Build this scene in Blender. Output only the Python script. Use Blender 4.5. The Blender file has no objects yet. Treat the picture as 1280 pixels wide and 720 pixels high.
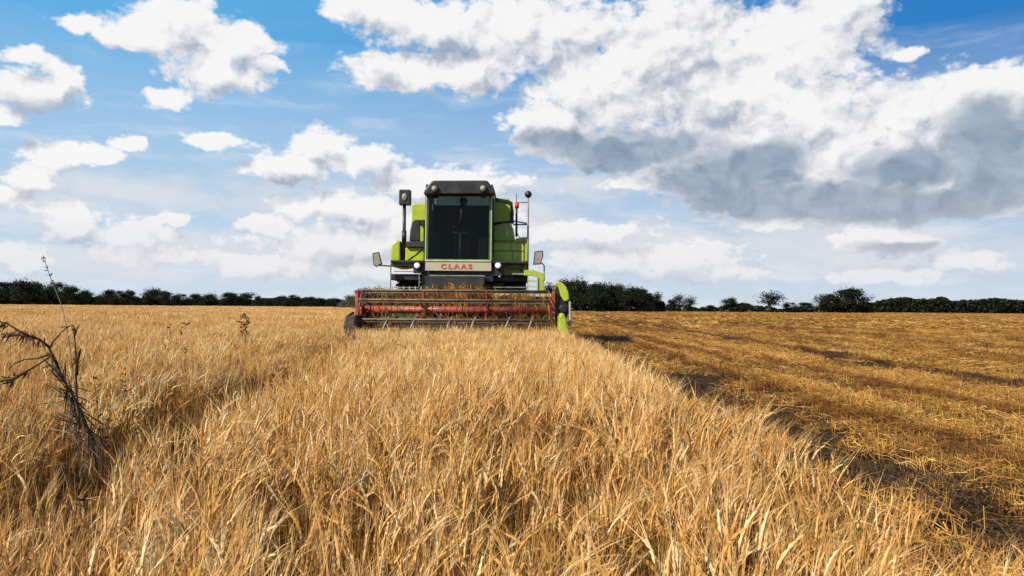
import bpy, math, random
import numpy as np
from mathutils import Matrix, Vector, Euler
R = math.radians
S = bpy.context.scene
COL = S.collection
random.seed(7)
rng = np.random.default_rng(11)

# ------------------------------------------------------------------ camera
EYE = 0.95
FPX = 995.0
cd = bpy.data.cameras.new('camera')
cam = bpy.data.objects.new('camera', cd)
COL.objects.link(cam)
cd.sensor_width = 36
cd.lens = 36 * FPX / 1280
cd.clip_start = 0.05
cd.clip_end = 6000
cam.matrix_world = (Matrix.Translation((0, 0, EYE)) @ Matrix.Rotation(R(1.15), 4, 'Z')
                    @ Matrix.Rotation(R(90 + 1.38), 4, 'X') @ Matrix.Rotation(R(0.45), 4, 'Z'))
S.camera = cam

def P(px, py, Y):
    """a pixel of the 1280 px photograph at depth Y (metres ahead of the camera) as a world point"""
    hor = 384.0 + (px - 640) * 0.0078
    return Vector(((px - 660) / FPX * Y, Y, EYE + (hor - py) / FPX * Y))

# ------------------------------------------------------------------ light
SUN_EL = R(37)
sdir = Vector((-0.75, -0.66, 0)).normalized()
SUN_AZ = math.atan2(sdir.x, sdir.y)
sd = bpy.data.lights.new('sun', 'SUN')
sd.energy = 4.8
sd.angle = R(0.5)
sd.color = (1.0, 0.91, 0.77)
sun = bpy.data.objects.new('sun', sd)
COL.objects.link(sun)
tosun = Vector((sdir.x * math.cos(SUN_EL), sdir.y * math.cos(SUN_EL), math.sin(SUN_EL)))
sun.rotation_euler = tosun.to_track_quat('Z', 'Y').to_euler()
sun.location = (0, 0, 60)
S.view_settings.view_transform = 'Standard'
S.view_settings.look = 'None'
S.view_settings.exposure = 0.45
S.view_settings.gamma = 1.0
S.render.engine = 'CYCLES'
S.cycles.max_bounces = 6
S.cycles.diffuse_bounces = 2
S.cycles.glossy_bounces = 3
S.cycles.transmission_bounces = 4
S.cycles.transparent_max_bounces = 8
S.cycles.use_denoising = True

# ------------------------------------------------------------------ node helper
class NT:
    def __init__(s, tree):
        s.t = tree
    def n(s, typ, **kw):
        o = s.t.nodes.new(typ)
        for k, v in kw.items():
            setattr(o, k, v)
        return o
    def put(s, sock, v):
        if isinstance(v, bpy.types.NodeSocket):
            s.t.links.new(v, sock)
        elif v is not None:
            sock.default_value = v
    def m(s, op, a, b=None, c=None, clamp=False):
        o = s.n('ShaderNodeMath', operation=op)
        o.use_clamp = clamp
        for i, v in enumerate((a, b, c)):
            if v is not None:
                s.put(o.inputs[i], v)
        return o.outputs[0]
    def v(s, op, a, b=None, c=None):
        o = s.n('ShaderNodeVectorMath', operation=op)
        for i, v in enumerate((a, b, c)):
            if v is not None:
                s.put(o.inputs[i], v)
        return o.outputs['Value'] if op in ('LENGTH', 'DOT_PRODUCT') else o.outputs[0]
    def noise(s, vec, scale, detail=3, rough=.5, dims='3D', dist=0.0, out='Fac'):
        o = s.n('ShaderNodeTexNoise', noise_dimensions=dims)
        s.put(o.inputs['Vector'], vec)
        o.inputs['Scale'].default_value = scale
        o.inputs['Detail'].default_value = detail
        o.inputs['Roughness'].default_value = rough
        o.inputs['Distortion'].default_value = dist
        return o.outputs[out]
    def mr(s, x, a, b, c=0.0, d=1.0, smooth=False):
        o = s.n('ShaderNodeMapRange')
        if smooth:
            o.interpolation_type = 'SMOOTHSTEP'
        for i, v in enumerate((x, a, b, c, d)):
            s.put(o.inputs[i], v)
        return o.outputs[0]
    def mix(s, f, a, b, blend='MIX'):
        o = s.n('ShaderNodeMix', data_type='RGBA', blend_type=blend)
        s.put(o.inputs[0], f)
        s.put(o.inputs[6], a if isinstance(a, bpy.types.NodeSocket) else (*a, 1))
        s.put(o.inputs[7], b if isinstance(b, bpy.types.NodeSocket) else (*b, 1))
        return o.outputs[2]
    def xyz(s, x, y, z=0.0):
        o = s.n('ShaderNodeCombineXYZ')
        for i, v in enumerate((x, y, z)):
            s.put(o.inputs[i], v)
        return o.outputs[0]

def lin(r, g, b):
    f = lambda c: (c / 255 / 12.92) if c / 255 <= .04045 else ((c / 255 + .055) / 1.055) ** 2.4
    return (f(r), f(g), f(b))

# ------------------------------------------------------------------ sky
# cumulus as ellipses in azimuth / elevation (degrees), given as x, y, rx, ry of the photograph
CLOUDS = [
 (150,32,62,24),(215,30,70,48),(285,50,58,30),(262,88,72,34),(200,118,34,14),(325,78,34,10),(95,20,50,14),
 (18,105,90,27),(62,95,44,24),(10,62,34,16),(0,140,36,14),
 (60,192,52,24),(28,218,52,24),(150,172,34,10),(110,188,44,16),(-20,245,60,20),
 (262,174,56,11),(398,178,46,30),(360,203,76,24),(450,200,58,24),(560,226,112,26),
 (80,278,54,30),(160,292,72,24),(180,320,90,13),(20,322,40,20),(215,275,30,12),
 (430,258,100,24),(335,278,44,16),(420,305,130,26),(560,285,120,34),(330,330,100,18),(470,335,90,22),
 (470,10,80,30),(540,30,120,38),(500,88,84,28),(590,85,72,34),(640,30,70,50),(700,40,90,60),
 (760,110,120,66),(690,150,62,36),(840,60,130,80),(900,120,150,70),(990,60,110,74),(1050,20,60,46),
 (1010,150,130,64),(1060,190,110,44),(1150,140,90,56),(1215,110,70,34),(1275,120,50,44),(1130,62,26,10),
 (760,182,110,20),(880,215,110,34),(1000,235,180,30),(1150,240,150,30),(1240,200,90,60),(1290,245,90,26),
 (800,228,52,10),(975,275,82,13),(1010,262,40,14),(1105,298,82,20),(1040,297,22,9),(1200,325,56,17),(1100,345,80,14),
 (850,325,88,24),(735,290,88,17),(760,325,90,20),(900,345,60,12),(720,352,50,8),
 # beyond the picture
 (-260,90,170,70),(-420,260,180,50),(-150,300,90,26),(1480,170,170,80),(1700,260,200,60),(1430,320,120,24),
 (-700,150,200,90),(2100,120,260,90)]
LOWS = [(140,235,170,26),(380,250,200,36),(330,320,260,34),(520,300,200,60),(800,310,180,40),(1050,320,240,34),(700,230,110,22),(1000,300,220,30),(100,330,200,24),(620,270,160,46),(60,255,120,24)]
DARKS = [(1120,262,180,18),(700,176,60,12),(780,186,110,19),(905,222,105,32),(1010,248,190,24),(1200,250,140,20),(1235,190,60,58),(1290,190,60,60),
 (760,208,40,7),(1120,306,55,7),(1140,215,60,30),(1250,225,90,40),(950,200,60,20)]

def ang(px, py):
    hor = 384.0 + (px - 640) * 0.0078
    x, z = (px - 660) / FPX, (hor - py) / FPX
    return math.degrees(math.atan(x)), math.degrees(math.atan(z / math.hypot(1, x)))

def blob_deg(b):
    px, py, rx, ry = b
    ppx = min(max(px, -900), 2300)
    a, e = ang(ppx, py)
    a2, _ = ang(ppx + rx, py)
    a1, _ = ang(ppx - rx, py)
    _, e2 = ang(ppx, py - ry)
    _, e1 = ang(ppx, py + ry)
    return a, e, (a2 - a1) / 2, (e2 - e1) / 2

def field_group(name, blobs, k):
    g = bpy.data.node_groups.new(name, 'ShaderNodeTree')
    g.interface.new_socket(name='Vector', in_out='INPUT', socket_type='NodeSocketVector')
    g.interface.new_socket(name='Value', in_out='OUTPUT', socket_type='NodeSocketFloat')
    N = NT(g)
    gi = N.n('NodeGroupInput'); go = N.n('NodeGroupOutput')
    acc = None
    for b in blobs:
        a, e, ra, re = blob_deg(b)
        q = N.v('MULTIPLY_ADD', gi.outputs[0], (1 / ra, 1 / re, 0), (-a / ra, -e / re, 0))
        l = N.v('LENGTH', q)
        acc = l if acc is None else N.m('SMOOTH_MIN', acc, l, k)
    out = N.m('SUBTRACT', 1.0, acc)
    g.links.new(out, go.inputs[0])
    return g

w = bpy.data.worlds.new('World')
S.world = w
w.use_nodes = True
w.node_tree.nodes.clear()
N = NT(w.node_tree)
SKY_STRENGTH = 0.10
outw = N.n('ShaderNodeOutputWorld')
bg = N.n('ShaderNodeBackground')
bg.inputs['Strength'].default_value = SKY_STRENGTH
w.node_tree.links.new(bg.outputs[0], outw.inputs[0])
sky = N.n('ShaderNodeTexSky', sky_type='NISHITA')
sky.sun_disc = False
sky.sun_elevation = SUN_EL
sky.sun_rotation = SUN_AZ
sky.air_density = 1.2
sky.dust_density = 0.6
sky.ozone_density = 2.0
tc = N.n('ShaderNodeTexCoord')
D = tc.outputs['Generated']
sep = N.n('ShaderNodeSeparateXYZ')
w.node_tree.links.new(D, sep.inputs[0])
az = N.m('MULTIPLY', N.m('ARCTAN2', sep.outputs[0], sep.outputs[1]), 57.2958)
el = N.m('MULTIPLY', N.m('ARCSINE', sep.outputs[2]), 57.2958)
AE = N.xyz(az, el, 0)
# squash with elevation so the clouds flatten towards the horizon
wn = N.noise(AE, 0.30, 4, .55, out='Color')
warp = N.v('MULTIPLY', N.v('SUBTRACT', wn, (.5, .5, .5)), (3.6, 1.9, 0))
Q = N.v('ADD', AE, warp)
G1 = field_group('cumulus_field', CLOUDS, 0.12)
G2 = field_group('cloud_base_field', DARKS, 0.25)
def call(g, vec):
    o = N.n('ShaderNodeGroup'); o.node_tree = g
    w.node_tree.links.new(vec, o.inputs[0])
    return o.outputs[0]
LV = (-0.55, 1.0, 0)
F = call(G1, Q)
F2 = call(G1, N.v('ADD', Q, (-0.7, 1.3, 0)))
DK = call(G2, Q)
def detail(vec):
    st = N.v('MULTIPLY', vec, (0.85, 1.15, 1))
    a = N.noise(st, 0.45, 7, .55)
    vo = N.n('ShaderNodeTexVoronoi', feature='F1', voronoi_dimensions='2D')
    w.node_tree.links.new(N.v('ADD', st, N.v('MULTIPLY', wn, (1.2, 1.2, 0))), vo.inputs['Vector'])
    vo.inputs['Scale'].default_value = 0.62
    vo.inputs['Detail'].default_value = 3
    vo.inputs['Roughness'].default_value = .5
    b = N.m('SUBTRACT', 1.0, vo.outputs['Distance'])
    return N.m('ADD', N.m('MULTIPLY', a, .62), N.m('MULTIPLY', b, .38))
n1 = detail(AE)
m1 = N.noise(Q, 0.50, 3.5, .5)
m2 = N.noise(N.v('ADD', Q, (-0.35, 0.65, 0)), 0.50, 3.5, .5)
hi = N.noise(N.v('MULTIPLY', AE, (.8, 1.35, 1)), 1.25, 5, .62)
hic = N.m('SUBTRACT', hi, .5)
dens = N.m('ADD', N.m('ADD', F, .24), N.m('MULTIPLY', N.m('SUBTRACT', n1, .50), 1.15))
dens = N.m('ADD', dens, N.m('MULTIPLY', hic, N.mr(el, 4, 20, 1.6, .6)))
dens = N.m('ADD', dens, N.mr(DK, -.3, .4, 0, .6))
alpha = N.mr(dens, 0.0, 0.46, smooth=True)
# shading from the density towards the light
relief = N.m('MULTIPLY', N.m('SUBTRACT', m2, m1), 1.5)
macro = N.m('MULTIPLY', N.m('SUBTRACT', F2, F), 0.62)
big = N.noise(N.v('MULTIPLY', AE, (.8, 1.3, 1)), 0.17, 3, .5)
shade = N.m('ADD', N.m('SUBTRACT', N.m('MULTIPLY', N.m('SUBTRACT', big, .5), 1.15), relief), macro)
shade = N.m('SUBTRACT', shade, N.mr(dens, 0.0, .5, .14, 0))
shade = N.m('SUBTRACT', shade, N.m('ADD', N.m('MULTIPLY', hic, .55), N.m('MULTIPLY', N.m('SUBTRACT', n1, .5), .45)))
core = N.mr(dens, 0.2, 1.1)
dark = N.mr(N.m('ADD', DK, N.m('MULTIPLY', N.m('ADD', N.m('SUBTRACT', n1, .5), N.m('MULTIPLY', hic, 1.2)), .55)), -0.42, 0.40, smooth=True)
k = 1 / SKY_STRENGTH / 2 ** S.view_settings.exposure
sc = lambda c: tuple(x * k for x in c)
sh = N.mr(shade, -0.22, 0.66, smooth=True)
ccol = N.mix(sh, sc(lin(250, 248, 248)), sc(lin(168, 178, 195)))
ccol = N.mix(N.m('MULTIPLY', dark, 0.93), ccol,
             N.mix(N.mr(N.m('SUBTRACT', m1, N.m('MULTIPLY', relief, .3)), .25, .80), sc(lin(116, 139, 163)), sc(lin(170, 186, 203))))
# clouds near the horizon are warmer and flatter
lowf = N.mr(el, 0.0, 9.0, 1.0, 0.0)
ccol = N.mix(N.m('MULTIPLY', lowf, .35), ccol, sc(lin(236, 228, 228)))
# clear sky
skyc = N.mix(1.0, sky.outputs[0], (0.55, 0.98, 1.42), 'MULTIPLY')
skyc = N.mix(0.85, skyc, N.mix(N.mr(az, -30, 34, smooth=True), sc(lin(96, 176, 226)), sc(lin(16, 112, 182))))
hz = N.mr(el, -0.5, 18.0, 1.0, 0.0)
hz = N.m('POWER', hz, 0.8)
skyc = N.mix(N.m('MULTIPLY', hz, 1.0), skyc, sc(lin(208, 221, 234)))
# thin stretched veil
vs = N.noise(N.v('MULTIPLY', N.v('ADD', AE, N.v('MULTIPLY', warp, (.6, .35, 0))), (0.16, 0.8, 1)), .8, 6, .62)
veil = N.m('MULTIPLY', N.mr(vs, .47, .72, smooth=True), N.mr(el, 2, 20, .8, .08))
skyc = N.mix(veil, skyc, sc(lin(228, 232, 240)))
G3 = field_group('low_cloud_field', LOWS, 0.3)
lowd = N.m('ADD', call(G3, Q), N.m('MULTIPLY', N.m('SUBTRACT', N.noise(N.v('MULTIPLY', Q, (.35, 1.1, 1)), .5, 5, .6), .5), 2.2))
skyc = N.mix(N.mr(lowd, -.2, .8, 0, .72, smooth=True), skyc, N.mix(N.noise(N.v('MULTIPLY', Q, (.5, 1.6, 1)), .5, 4, .6), sc(lin(240, 237, 236)), sc(lin(206, 212, 224))))
# loose cloud elsewhere in the sky
gen = N.noise(N.v('MULTIPLY', D, (1, 1, 2.2)), 3.2, 6, .55)
genm = N.m('MULTIPLY', N.mr(gen, .52, .60, smooth=True), N.mr(el, 27, 36, 0, 1, smooth=True))
col = N.mix(N.m('MULTIPLY', alpha, N.mr(el, -1, 7.0, .35, .97)), skyc, ccol)
col = N.mix(N.m('MULTIPLY', genm, .8), col, sc(lin(225, 227, 232)))
N.put(bg.inputs['Color'], col)
w.cycles.sampling_method = 'MANUAL'
w.cycles.sample_map_resolution = 512

# ------------------------------------------------------------------ mesh helper
class MB:
    def __init__(s):
        s.v = []; s.f = []; s.sm = []
    def add(s, vs, fs, smooth=False):
        o = len(s.v)
        s.v += [tuple(x) for x in vs]
        s.f += [tuple(i + o for i in f) for f in fs]
        s.sm += [smooth] * len(fs)
        return s
    def box(s, x0, x1, y0, y1, z0, z1):
        x0, x1 = sorted((x0, x1)); y0, y1 = sorted((y0, y1)); z0, z1 = sorted((z0, z1))
        vs = [(x0,y0,z0),(x1,y0,z0),(x1,y1,z0),(x0,y1,z0),(x0,y0,z1),(x1,y0,z1),(x1,y1,z1),(x0,y1,z1)]
        return s.add(vs, [(0,3,2,1),(4,5,6,7),(0,1,5,4),(1,2,6,5),(2,3,7,6),(3,0,4,7)])
    def pbox(s, px0, py0, px1, py1, Y, d):
        a, b = P(px0, py1, Y), P(px1, py0, Y)
        return s.box(a.x, b.x, Y, Y + d, a.z, b.z)
    def prism(s, pts, axis, a, b):
        """extrude a polygon given in the two other axes from a to b along axis ('x','y','z')"""
        n = len(pts)
        def mk(p, q):
            return {'x': (q, p[0], p[1]), 'y': (p[0], q, p[1]), 'z': (p[0], p[1], q)}[axis]
        vs = [mk(p, a) for p in pts] + [mk(p, b) for p in pts]
        fs = [tuple(range(n)), tuple(range(2 * n - 1, n - 1, -1))]
        fs += [(i, i + n, (i + 1) % n + n, (i + 1) % n) for i in range(n)]
        return s.add(vs, fs)
    def pprism(s, pxs, Y, d):
        """polygon traced on the photograph at depth Y, d metres thick"""
        return s.prism([(P(x, y, Y).x, P(x, y, Y).z) for x, y in pxs], 'y', Y, Y + d)
    def tube(s, pts, r, n=8, cap=True, smooth=True):
        pts = [Vector(p) for p in pts]
        rs = r if isinstance(r, (list, tuple)) else [r] * len(pts)
        vs, fs = [], []
        up = None
        for i, p in enumerate(pts):
            t = (pts[min(i + 1, len(pts) - 1)] - pts[max(i - 1, 0)]).normalized()
            if up is None:
                up = t.orthogonal().normalized()
            up = (up - t * up.dot(t)).normalized()
            bn = t.cross(up)
            for k in range(n):
                a = 2 * math.pi * k / n
                vs.append(p + (up * math.cos(a) + bn * math.sin(a)) * rs[i])
        for i in range(len(pts) - 1):
            for k in range(n):
                a, b = i * n + k, i * n + (k + 1) % n
                fs.append((a, b, b + n, a + n))
        if cap:
            fs.append(tuple(range(n - 1, -1, -1)))
            fs.append(tuple(range((len(pts) - 1) * n, len(pts) * n)))
        return s.add(vs, fs, smooth)
    def disc(s, c, axis, r, th, n=24, smooth=True):
        c = Vector(c); ax = Vector(axis).normalized() * th / 2
        return s.tube([c - ax, c + ax], r, n, True, smooth)
    def ball(s, c, r, n=10):
        vs, fs = [], []
        rr = r if isinstance(r, (tuple, list)) else (r, r, r)
        for i in range(n + 1):
            t = math.pi * i / n
            for k in range(n * 2):
                a = math.pi * k / n
                vs.append((c[0] + rr[0] * math.sin(t) * math.cos(a), c[1] + rr[1] * math.sin(t) * math.sin(a), c[2] + rr[2] * math.cos(t)))
        m = n * 2
        for i in range(n):
            for k in range(m):
                fs.append((i * m + k, (i + 1) * m + k, (i + 1) * m + (k + 1) % m, i * m + (k + 1) % m))
        return s.add(vs, fs, True)
    def build(s, name, mat, parent=None, bevel=0.0, origin=None):
        o = origin or (parent_origin(parent) if parent else (0, 0, 0))
        me = bpy.data.meshes.new(name)
        me.from_pydata([(x - o[0], y - o[1], z - o[2]) for x, y, z in s.v], [], s.f)
        me.polygons.foreach_set('use_smooth', s.sm)
        me.materials.append(mat)
        me.update()
        ob = bpy.data.objects.new(name, me)
        COL.objects.link(ob)
        if parent:
            ob.parent = parent
        elif origin:
            ob.location = origin
        if bevel:
            b = ob.modifiers.new('bevel', 'BEVEL')
            b.width = bevel; b.segments = 2; b.limit_method = 'ANGLE'; b.angle_limit = R(50)
        return ob

def parent_origin(p):
    o = Vector((0, 0, 0))
    while p:
        o += p.location
        p = p.parent
    return tuple(o)

def tag(o, label=None, cat=None, group=None, kind=None):
    if label: o['label'] = label
    if cat: o['category'] = cat
    if group: o['group'] = group
    if kind: o['kind'] = kind
    return o

def empty(name, loc):
    e = bpy.data.objects.new(name, None)
    e.location = loc
    e.empty_display_size = .3
    COL.objects.link(e)
    return e

# ------------------------------------------------------------------ materials
def mat(name, col, rough=.6, metal=0.0, noise=0.0, nscale=5, dust=0.0, spec=.5):
    m = bpy.data.materials.new(name); m.use_nodes = True
    t = NT(m.node_tree)
    b = m.node_tree.nodes['Principled BSDF']
    b.inputs['Metallic'].default_value = metal
    b.inputs['Specular IOR Level'].default_value = spec
    obj = t.n('ShaderNodeTexCoord').outputs['Object']
    n = t.noise(obj, nscale, 5, .6)
    c = t.mix(t.mr(n, .3, .7), tuple(x * (1 - noise) for x in col), tuple(min(1, x * (1 + noise)) for x in col))
    if dust:
        d = t.mr(t.noise(obj, nscale * .6, 7, .7), .42, .62, 0, dust)
        c = t.mix(d, c, (.36, .27, .15))
    t.put(b.inputs['Base Color'], c)
    t.put(b.inputs['Roughness'], t.mr(n, .3, .7, max(0, rough - .12), min(1, rough + .12)))
    bp = t.n('ShaderNodeBump'); bp.inputs['Strength'].default_value = .15
    bp.inputs['Distance'].default_value = .01
    t.put(bp.inputs['Height'], t.noise(obj, nscale * 3, 4, .6))
    t.put(b.inputs['Normal'], bp.outputs[0])
    return m

M = {}
M['green'] = mat('seed_green_paint', (.34, .42, .012), .42, noise=.14, dust=.28)
M['dkgreen'] = mat('dark_green_paint', (.03, .085, .02), .35, noise=.2, dust=.15)
M['pale'] = mat('pale_green_grey_paint', (.42, .48, .26), .5, noise=.2, dust=.4)
M['red'] = mat('faded_red_paint', (.27, .034, .014), .5, noise=.35, dust=.25)
M['rusty'] = mat('rusty_steel', (.10, .065, .045), .7, noise=.4, dust=.4)
M['black'] = mat('black_steel', (.012, .012, .013), .5, noise=.3, dust=.05)
M['rubber'] = mat('tyre_rubber', (.018, .017, .016), .85, noise=.3, dust=.25)
M['white'] = mat('white_paint', (.42, .37, .26), .5, noise=.06, dust=.15)
M['letter'] = mat('red_lettering', (.50, .07, .02), .5)
M['steel'] = mat('worn_steel', (.30, .28, .25), .45, metal=.7, noise=.3, dust=.35)
M['bat'] = mat('weathered_galvanised_steel', (.24, .23, .20), .6, metal=.3, noise=.35, dust=.4)
M['cloth'] = mat('dark_cloth', (.02, .022, .03), .9, noise=.2)
M['skin'] = mat('skin', (.42, .24, .16), .6, noise=.1)
M['hair'] = mat('dark_hair', (.015, .011, .009), .7)
M['seat'] = mat('seat_vinyl', (.012, .012, .014), .6)
M['redlamp'] = mat('red_lamp_plastic', (.6, .03, .015), .25)

def glass(name, tint, amt):
    m = bpy.data.materials.new(name); m.use_nodes = True
    t = NT(m.node_tree); nt = m.node_tree
    nt.nodes.remove(nt.nodes['Principled BSDF'])
    out = nt.nodes['Material Output']
    tr = t.n('ShaderNodeBsdfTransparent'); tr.inputs[0].default_value = (*tint, 1)
    gl = t.n('ShaderNodeBsdfGlossy'); gl.inputs['Roughness'].default_value = .04
    gl.inputs[0].default_value = (.9, .95, .93, 1)
    fr = t.n('ShaderNodeFresnel'); fr.inputs[0].default_value = 1.45
    mx = t.n('ShaderNodeMixShader')
    t.put(mx.inputs[0], t.m('MULTIPLY', fr.outputs[0], amt))
    nt.links.new(tr.outputs[0], mx.inputs[1]); nt.links.new(gl.outputs[0], mx.inputs[2])
    nt.links.new(mx.outputs[0], out.inputs[0])
    return m
M['glass'] = glass('tinted_cab_glass', (.46, .52, .48), .35)
M['mirror'] = mat('mirror_glass', (.7, .72, .74), .05, metal=1.0)
def lens():
    m = mat('lamp_lens', (.85, .86, .84), .12, spec=.8)
    return m
M['lens'] = lens()

def straw_mat(name, dark, light, warm, trans=.14, streak=False):
    """dry straw: hue varies from stalk to stalk (attribute rnd) and from clump to clump"""
    m = bpy.data.materials.new(name); m.use_nodes = True
    t = NT(m.node_tree); nt = m.node_tree
    b = nt.nodes['Principled BSDF']
    at = t.n('ShaderNodeAttribute'); at.attribute_name = 'rnd'
    oi = t.n('ShaderNodeObjectInfo')
    geo = t.n('ShaderNodeNewGeometry')
    r = t.m('ADD', at.outputs['Fac'], t.m('MULTIPLY', t.m('SUBTRACT', oi.outputs['Random'], .5), .35), clamp=True)
    c = t.mix(t.mr(r, 0, .8), dark, light)
    c = t.mix(t.mr(r, .8, 1.0, 0, 1), c, warm)
    big = t.noise(t.v('MULTIPLY', geo.outputs['Position'], (1, .6, 1)), .55, 3, .55)
    c = t.mix(t.mr(big, .38, .66, 0, .6), c, t.mix(1.0, c, (.72, .56, .38), 'MULTIPLY'))
    if not streak:
        fl = t.noise(t.v('MULTIPLY', geo.outputs['Position'], (1, .45, 0)), 2.3, 4, .65)
        c = t.mix(t.mr(fl, .52, .66, 0, .55), c, t.mix(1.0, c, (.55, .42, .30), 'MULTIPLY'))
    if streak:      # weathered straw lies in streaks along the direction of driving
        sv = t.noise(t.v('MULTIPLY', geo.outputs['Position'], (1.9, .035, 0)), 1.0, 4, .60)
        cl = t.noise(t.v('MULTIPLY', geo.outputs['Position'], (1, .7, 0)), 2.6, 4, .6)
        k_ = t.mr(t.m('ADD', t.m('MULTIPLY', sv, .7), t.m('MULTIPLY', cl, .3)), .46, .56)
        c = t.mix(k_, c, t.mix(1.0, c, (.36, .26, .18), 'MULTIPLY'))
    t.put(b.inputs['Base Color'], c)
    b.inputs['Roughness'].default_value = .55
    b.inputs['Specular IOR Level'].default_value = .3
    tl = t.n('ShaderNodeBsdfTranslucent')
    t.put(tl.inputs[0], c)
    mx = t.n('ShaderNodeMixShader'); mx.inputs[0].default_value = trans
    nt.links.new(b.outputs[0], mx.inputs[1]); nt.links.new(tl.outputs[0], mx.inputs[2])
    nt.links.new(mx.outputs[0], nt.nodes['Material Output'].inputs[0])
    return m
M['barley'] = straw_mat('ripe_barley', (.18, .068, .012), (.80, .455, .130), (.93, .725, .385))
M['old_and_shade_straw'] = straw_mat('weathered_and_shade_straw', (.035, .018, .008), (.22, .12, .03), (.4, .25, .09), .05)  # dark straw of the wheel tracks and of the shade painted along the crop
M['straw'] = straw_mat('cut_straw', (.30, .13, .020), (.68, .38, .075), (.90, .62, .22), .12, True)

# ------------------------------------------------------------------ ground
EDGE = 0.80            # right edge of the standing crop
HDR_L = -3.75          # left edge of the cut behind the machine
def dirt():
    m = bpy.data.materials.new('stubble_soil'); m.use_nodes = True
    t = NT(m.node_tree); b = m.node_tree.nodes['Principled BSDF']
    pos = t.n('ShaderNodeNewGeometry').outputs['Position']
    sp = t.n('ShaderNodeSeparateXYZ'); t.t.links.new(pos, sp.inputs[0])
    n1 = t.noise(t.v('MULTIPLY', pos, (1.7, .04, 1)), 1.1, 6, .62)
    n2 = t.noise(t.v('MULTIPLY', pos, (7, 1.6, 1)), 2.0, 8, .75)
    n3 = t.noise(pos, 26, 6, .75)
    # straw swaths lie along the direction of driving, wheel tracks between them
    ph = t.m('ADD', sp.outputs[0], t.m('MULTIPLY', t.m('SUBTRACT', t.noise(t.v('MULTIPLY', pos, (.3, .12, 1)), 1, 3, .5), .5), 1.8))
    band = t.m('SINE', t.m('MULTIPLY', t.m('SUBTRACT', ph, 3.3), 2 * math.pi / 4.5))
    far = t.mr(sp.outputs[1], 12, 60)
    str_ = t.m('ADD', t.m('MULTIPLY', n1, .5), t.m('ADD', t.m('MULTIPLY', n2, .5), t.m('MULTIPLY', band, .24)))
    cover = t.mr(t.m('ADD', str_, t.m('MULTIPLY', far, .12)), .38, .62)
    soil = t.mix(t.mr(n3, .35, .65), (.022, .011, .004), (.18, .088, .026))
    straw = t.mix(t.mr(n2, .3, .7), (.17, .078, .015), (.40, .21, .05))
    c = t.mix(cover, soil, straw)
    t.put(b.inputs['Base Color'], c)
    b.inputs['Roughness'].default_value = .95
    b.inputs['Specular IOR Level'].default_value = .1
    bp = t.n('ShaderNodeBump'); bp.inputs['Strength'].default_value = 1; bp.inputs['Distance'].default_value = .09
    t.put(bp.inputs['Height'], t.m('ADD', n3, n2)); t.put(b.inputs['Normal'], bp.outputs[0])
    return m
def smooth_noise(x, y, seed, f):
    """cheap value noise on numpy arrays"""
    x = np.asarray(x, float) * f; y = np.asarray(y, float) * f
    xi = np.floor(x).astype(int); yi = np.floor(y).astype(int)
    fx = x - xi; fy = y - yi
    fx = fx * fx * (3 - 2 * fx); fy = fy * fy * (3 - 2 * fy)
    def h(a, b):
        q = (a * 374761393 + b * 668265263 + seed * 974634777) & 0xffffffff
        q = ((q ^ (q >> 13)) * 1274126177) & 0xffffffff
        return ((q ^ (q >> 16)) & 0xffff) / 65535.0
    return (h(xi, yi) * (1 - fx) + h(xi + 1, yi) * fx) * (1 - fy) + (h(xi, yi + 1) * (1 - fx) + h(xi + 1, yi + 1) * fx) * fy
TRACKS_AND_SHADE = [(1.95, .36, 1.3), (3.9, .16, .5), (6.3, .6, 1.0), (7.9, .4, .9), (9.6, .3, .6), (11.6, .7, .9), (16.4, .9, .9), (21.0, .9, .8), (27., 1.2, .8), (34., 1.5, .8), (43., 2., .8), (55., 2.5, .8), (70., 3.5, .8)]  # first entry paints the crop's shade beside its edge, the rest are wheel tracks
def track_shade(x, y):
    """0..1: how far a spot of the cut field is wheel-tracked bare soil, or shade painted beside the crop"""
    wob = (smooth_noise(np.zeros_like(x), y, 5, .25) - .5) * .25
    t = np.zeros_like(x)
    for c, w_, a in TRACKS_AND_SHADE:
        nn = .6 * smooth_noise(x, y * .15, int(c * 10), .8) + .4 * smooth_noise(x, y * .5, int(c * 10) + 1, 2.6)
        t = np.maximum(t, a * np.exp(-((x + wob - c) / w_) ** 2) * np.clip(nn * 2.2 - .2, 0, 1))
    return t
def axis_grid(fine0, fine1, step, lim0, lim1):
    a = list(np.arange(fine0, fine1, step))
    s_ = step; v = a[-1]
    while v < lim1:
        s_ *= 1.22; v += s_; a.append(v)
    s_ = step; v = a[0]; l = []
    while v > lim0:
        s_ *= 1.22; v -= s_; l.append(v)
    return np.array(l[::-1] + a)
def sheet(name, xs, ys, zf, material):
    X, Yg = np.meshgrid(xs, ys)
    Z = zf(X, Yg)
    nx, ny = len(xs), len(ys)
    vs = np.stack([X, Yg, Z], -1).reshape(-1, 3)
    i = np.arange(nx * ny).reshape(ny, nx)
    fs = np.stack([i[:-1, :-1], i[:-1, 1:], i[1:, 1:], i[1:, :-1]], -1).reshape(-1, 4)
    me = bpy.data.meshes.new(name)
    me.from_pydata(vs.tolist(), [], fs.tolist())
    me.polygons.foreach_set('use_smooth', [True] * len(fs))
    me.materials.append(material)
    o = bpy.data.objects.new(name, me)
    COL.objects.link(o)
    return o
def gz(x, y):
    near = np.clip(1 - (np.abs(y - 10) - 30) / 30, 0, 1)
    z = (smooth_noise(x, y, 1, 1.3) - .5) * .035 + (smooth_noise(x, y, 2, 5) - .5) * .022
    z = z - .03 * track_shade(x, y)
    return z * near
M['dirt'] = dirt()
g = sheet('ground', axis_grid(-8, 16, .12, -3000, 3000), axis_grid(0, 26, .14, -400, 4500), gz, M['dirt'])
tag(g, kind='structure')

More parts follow.
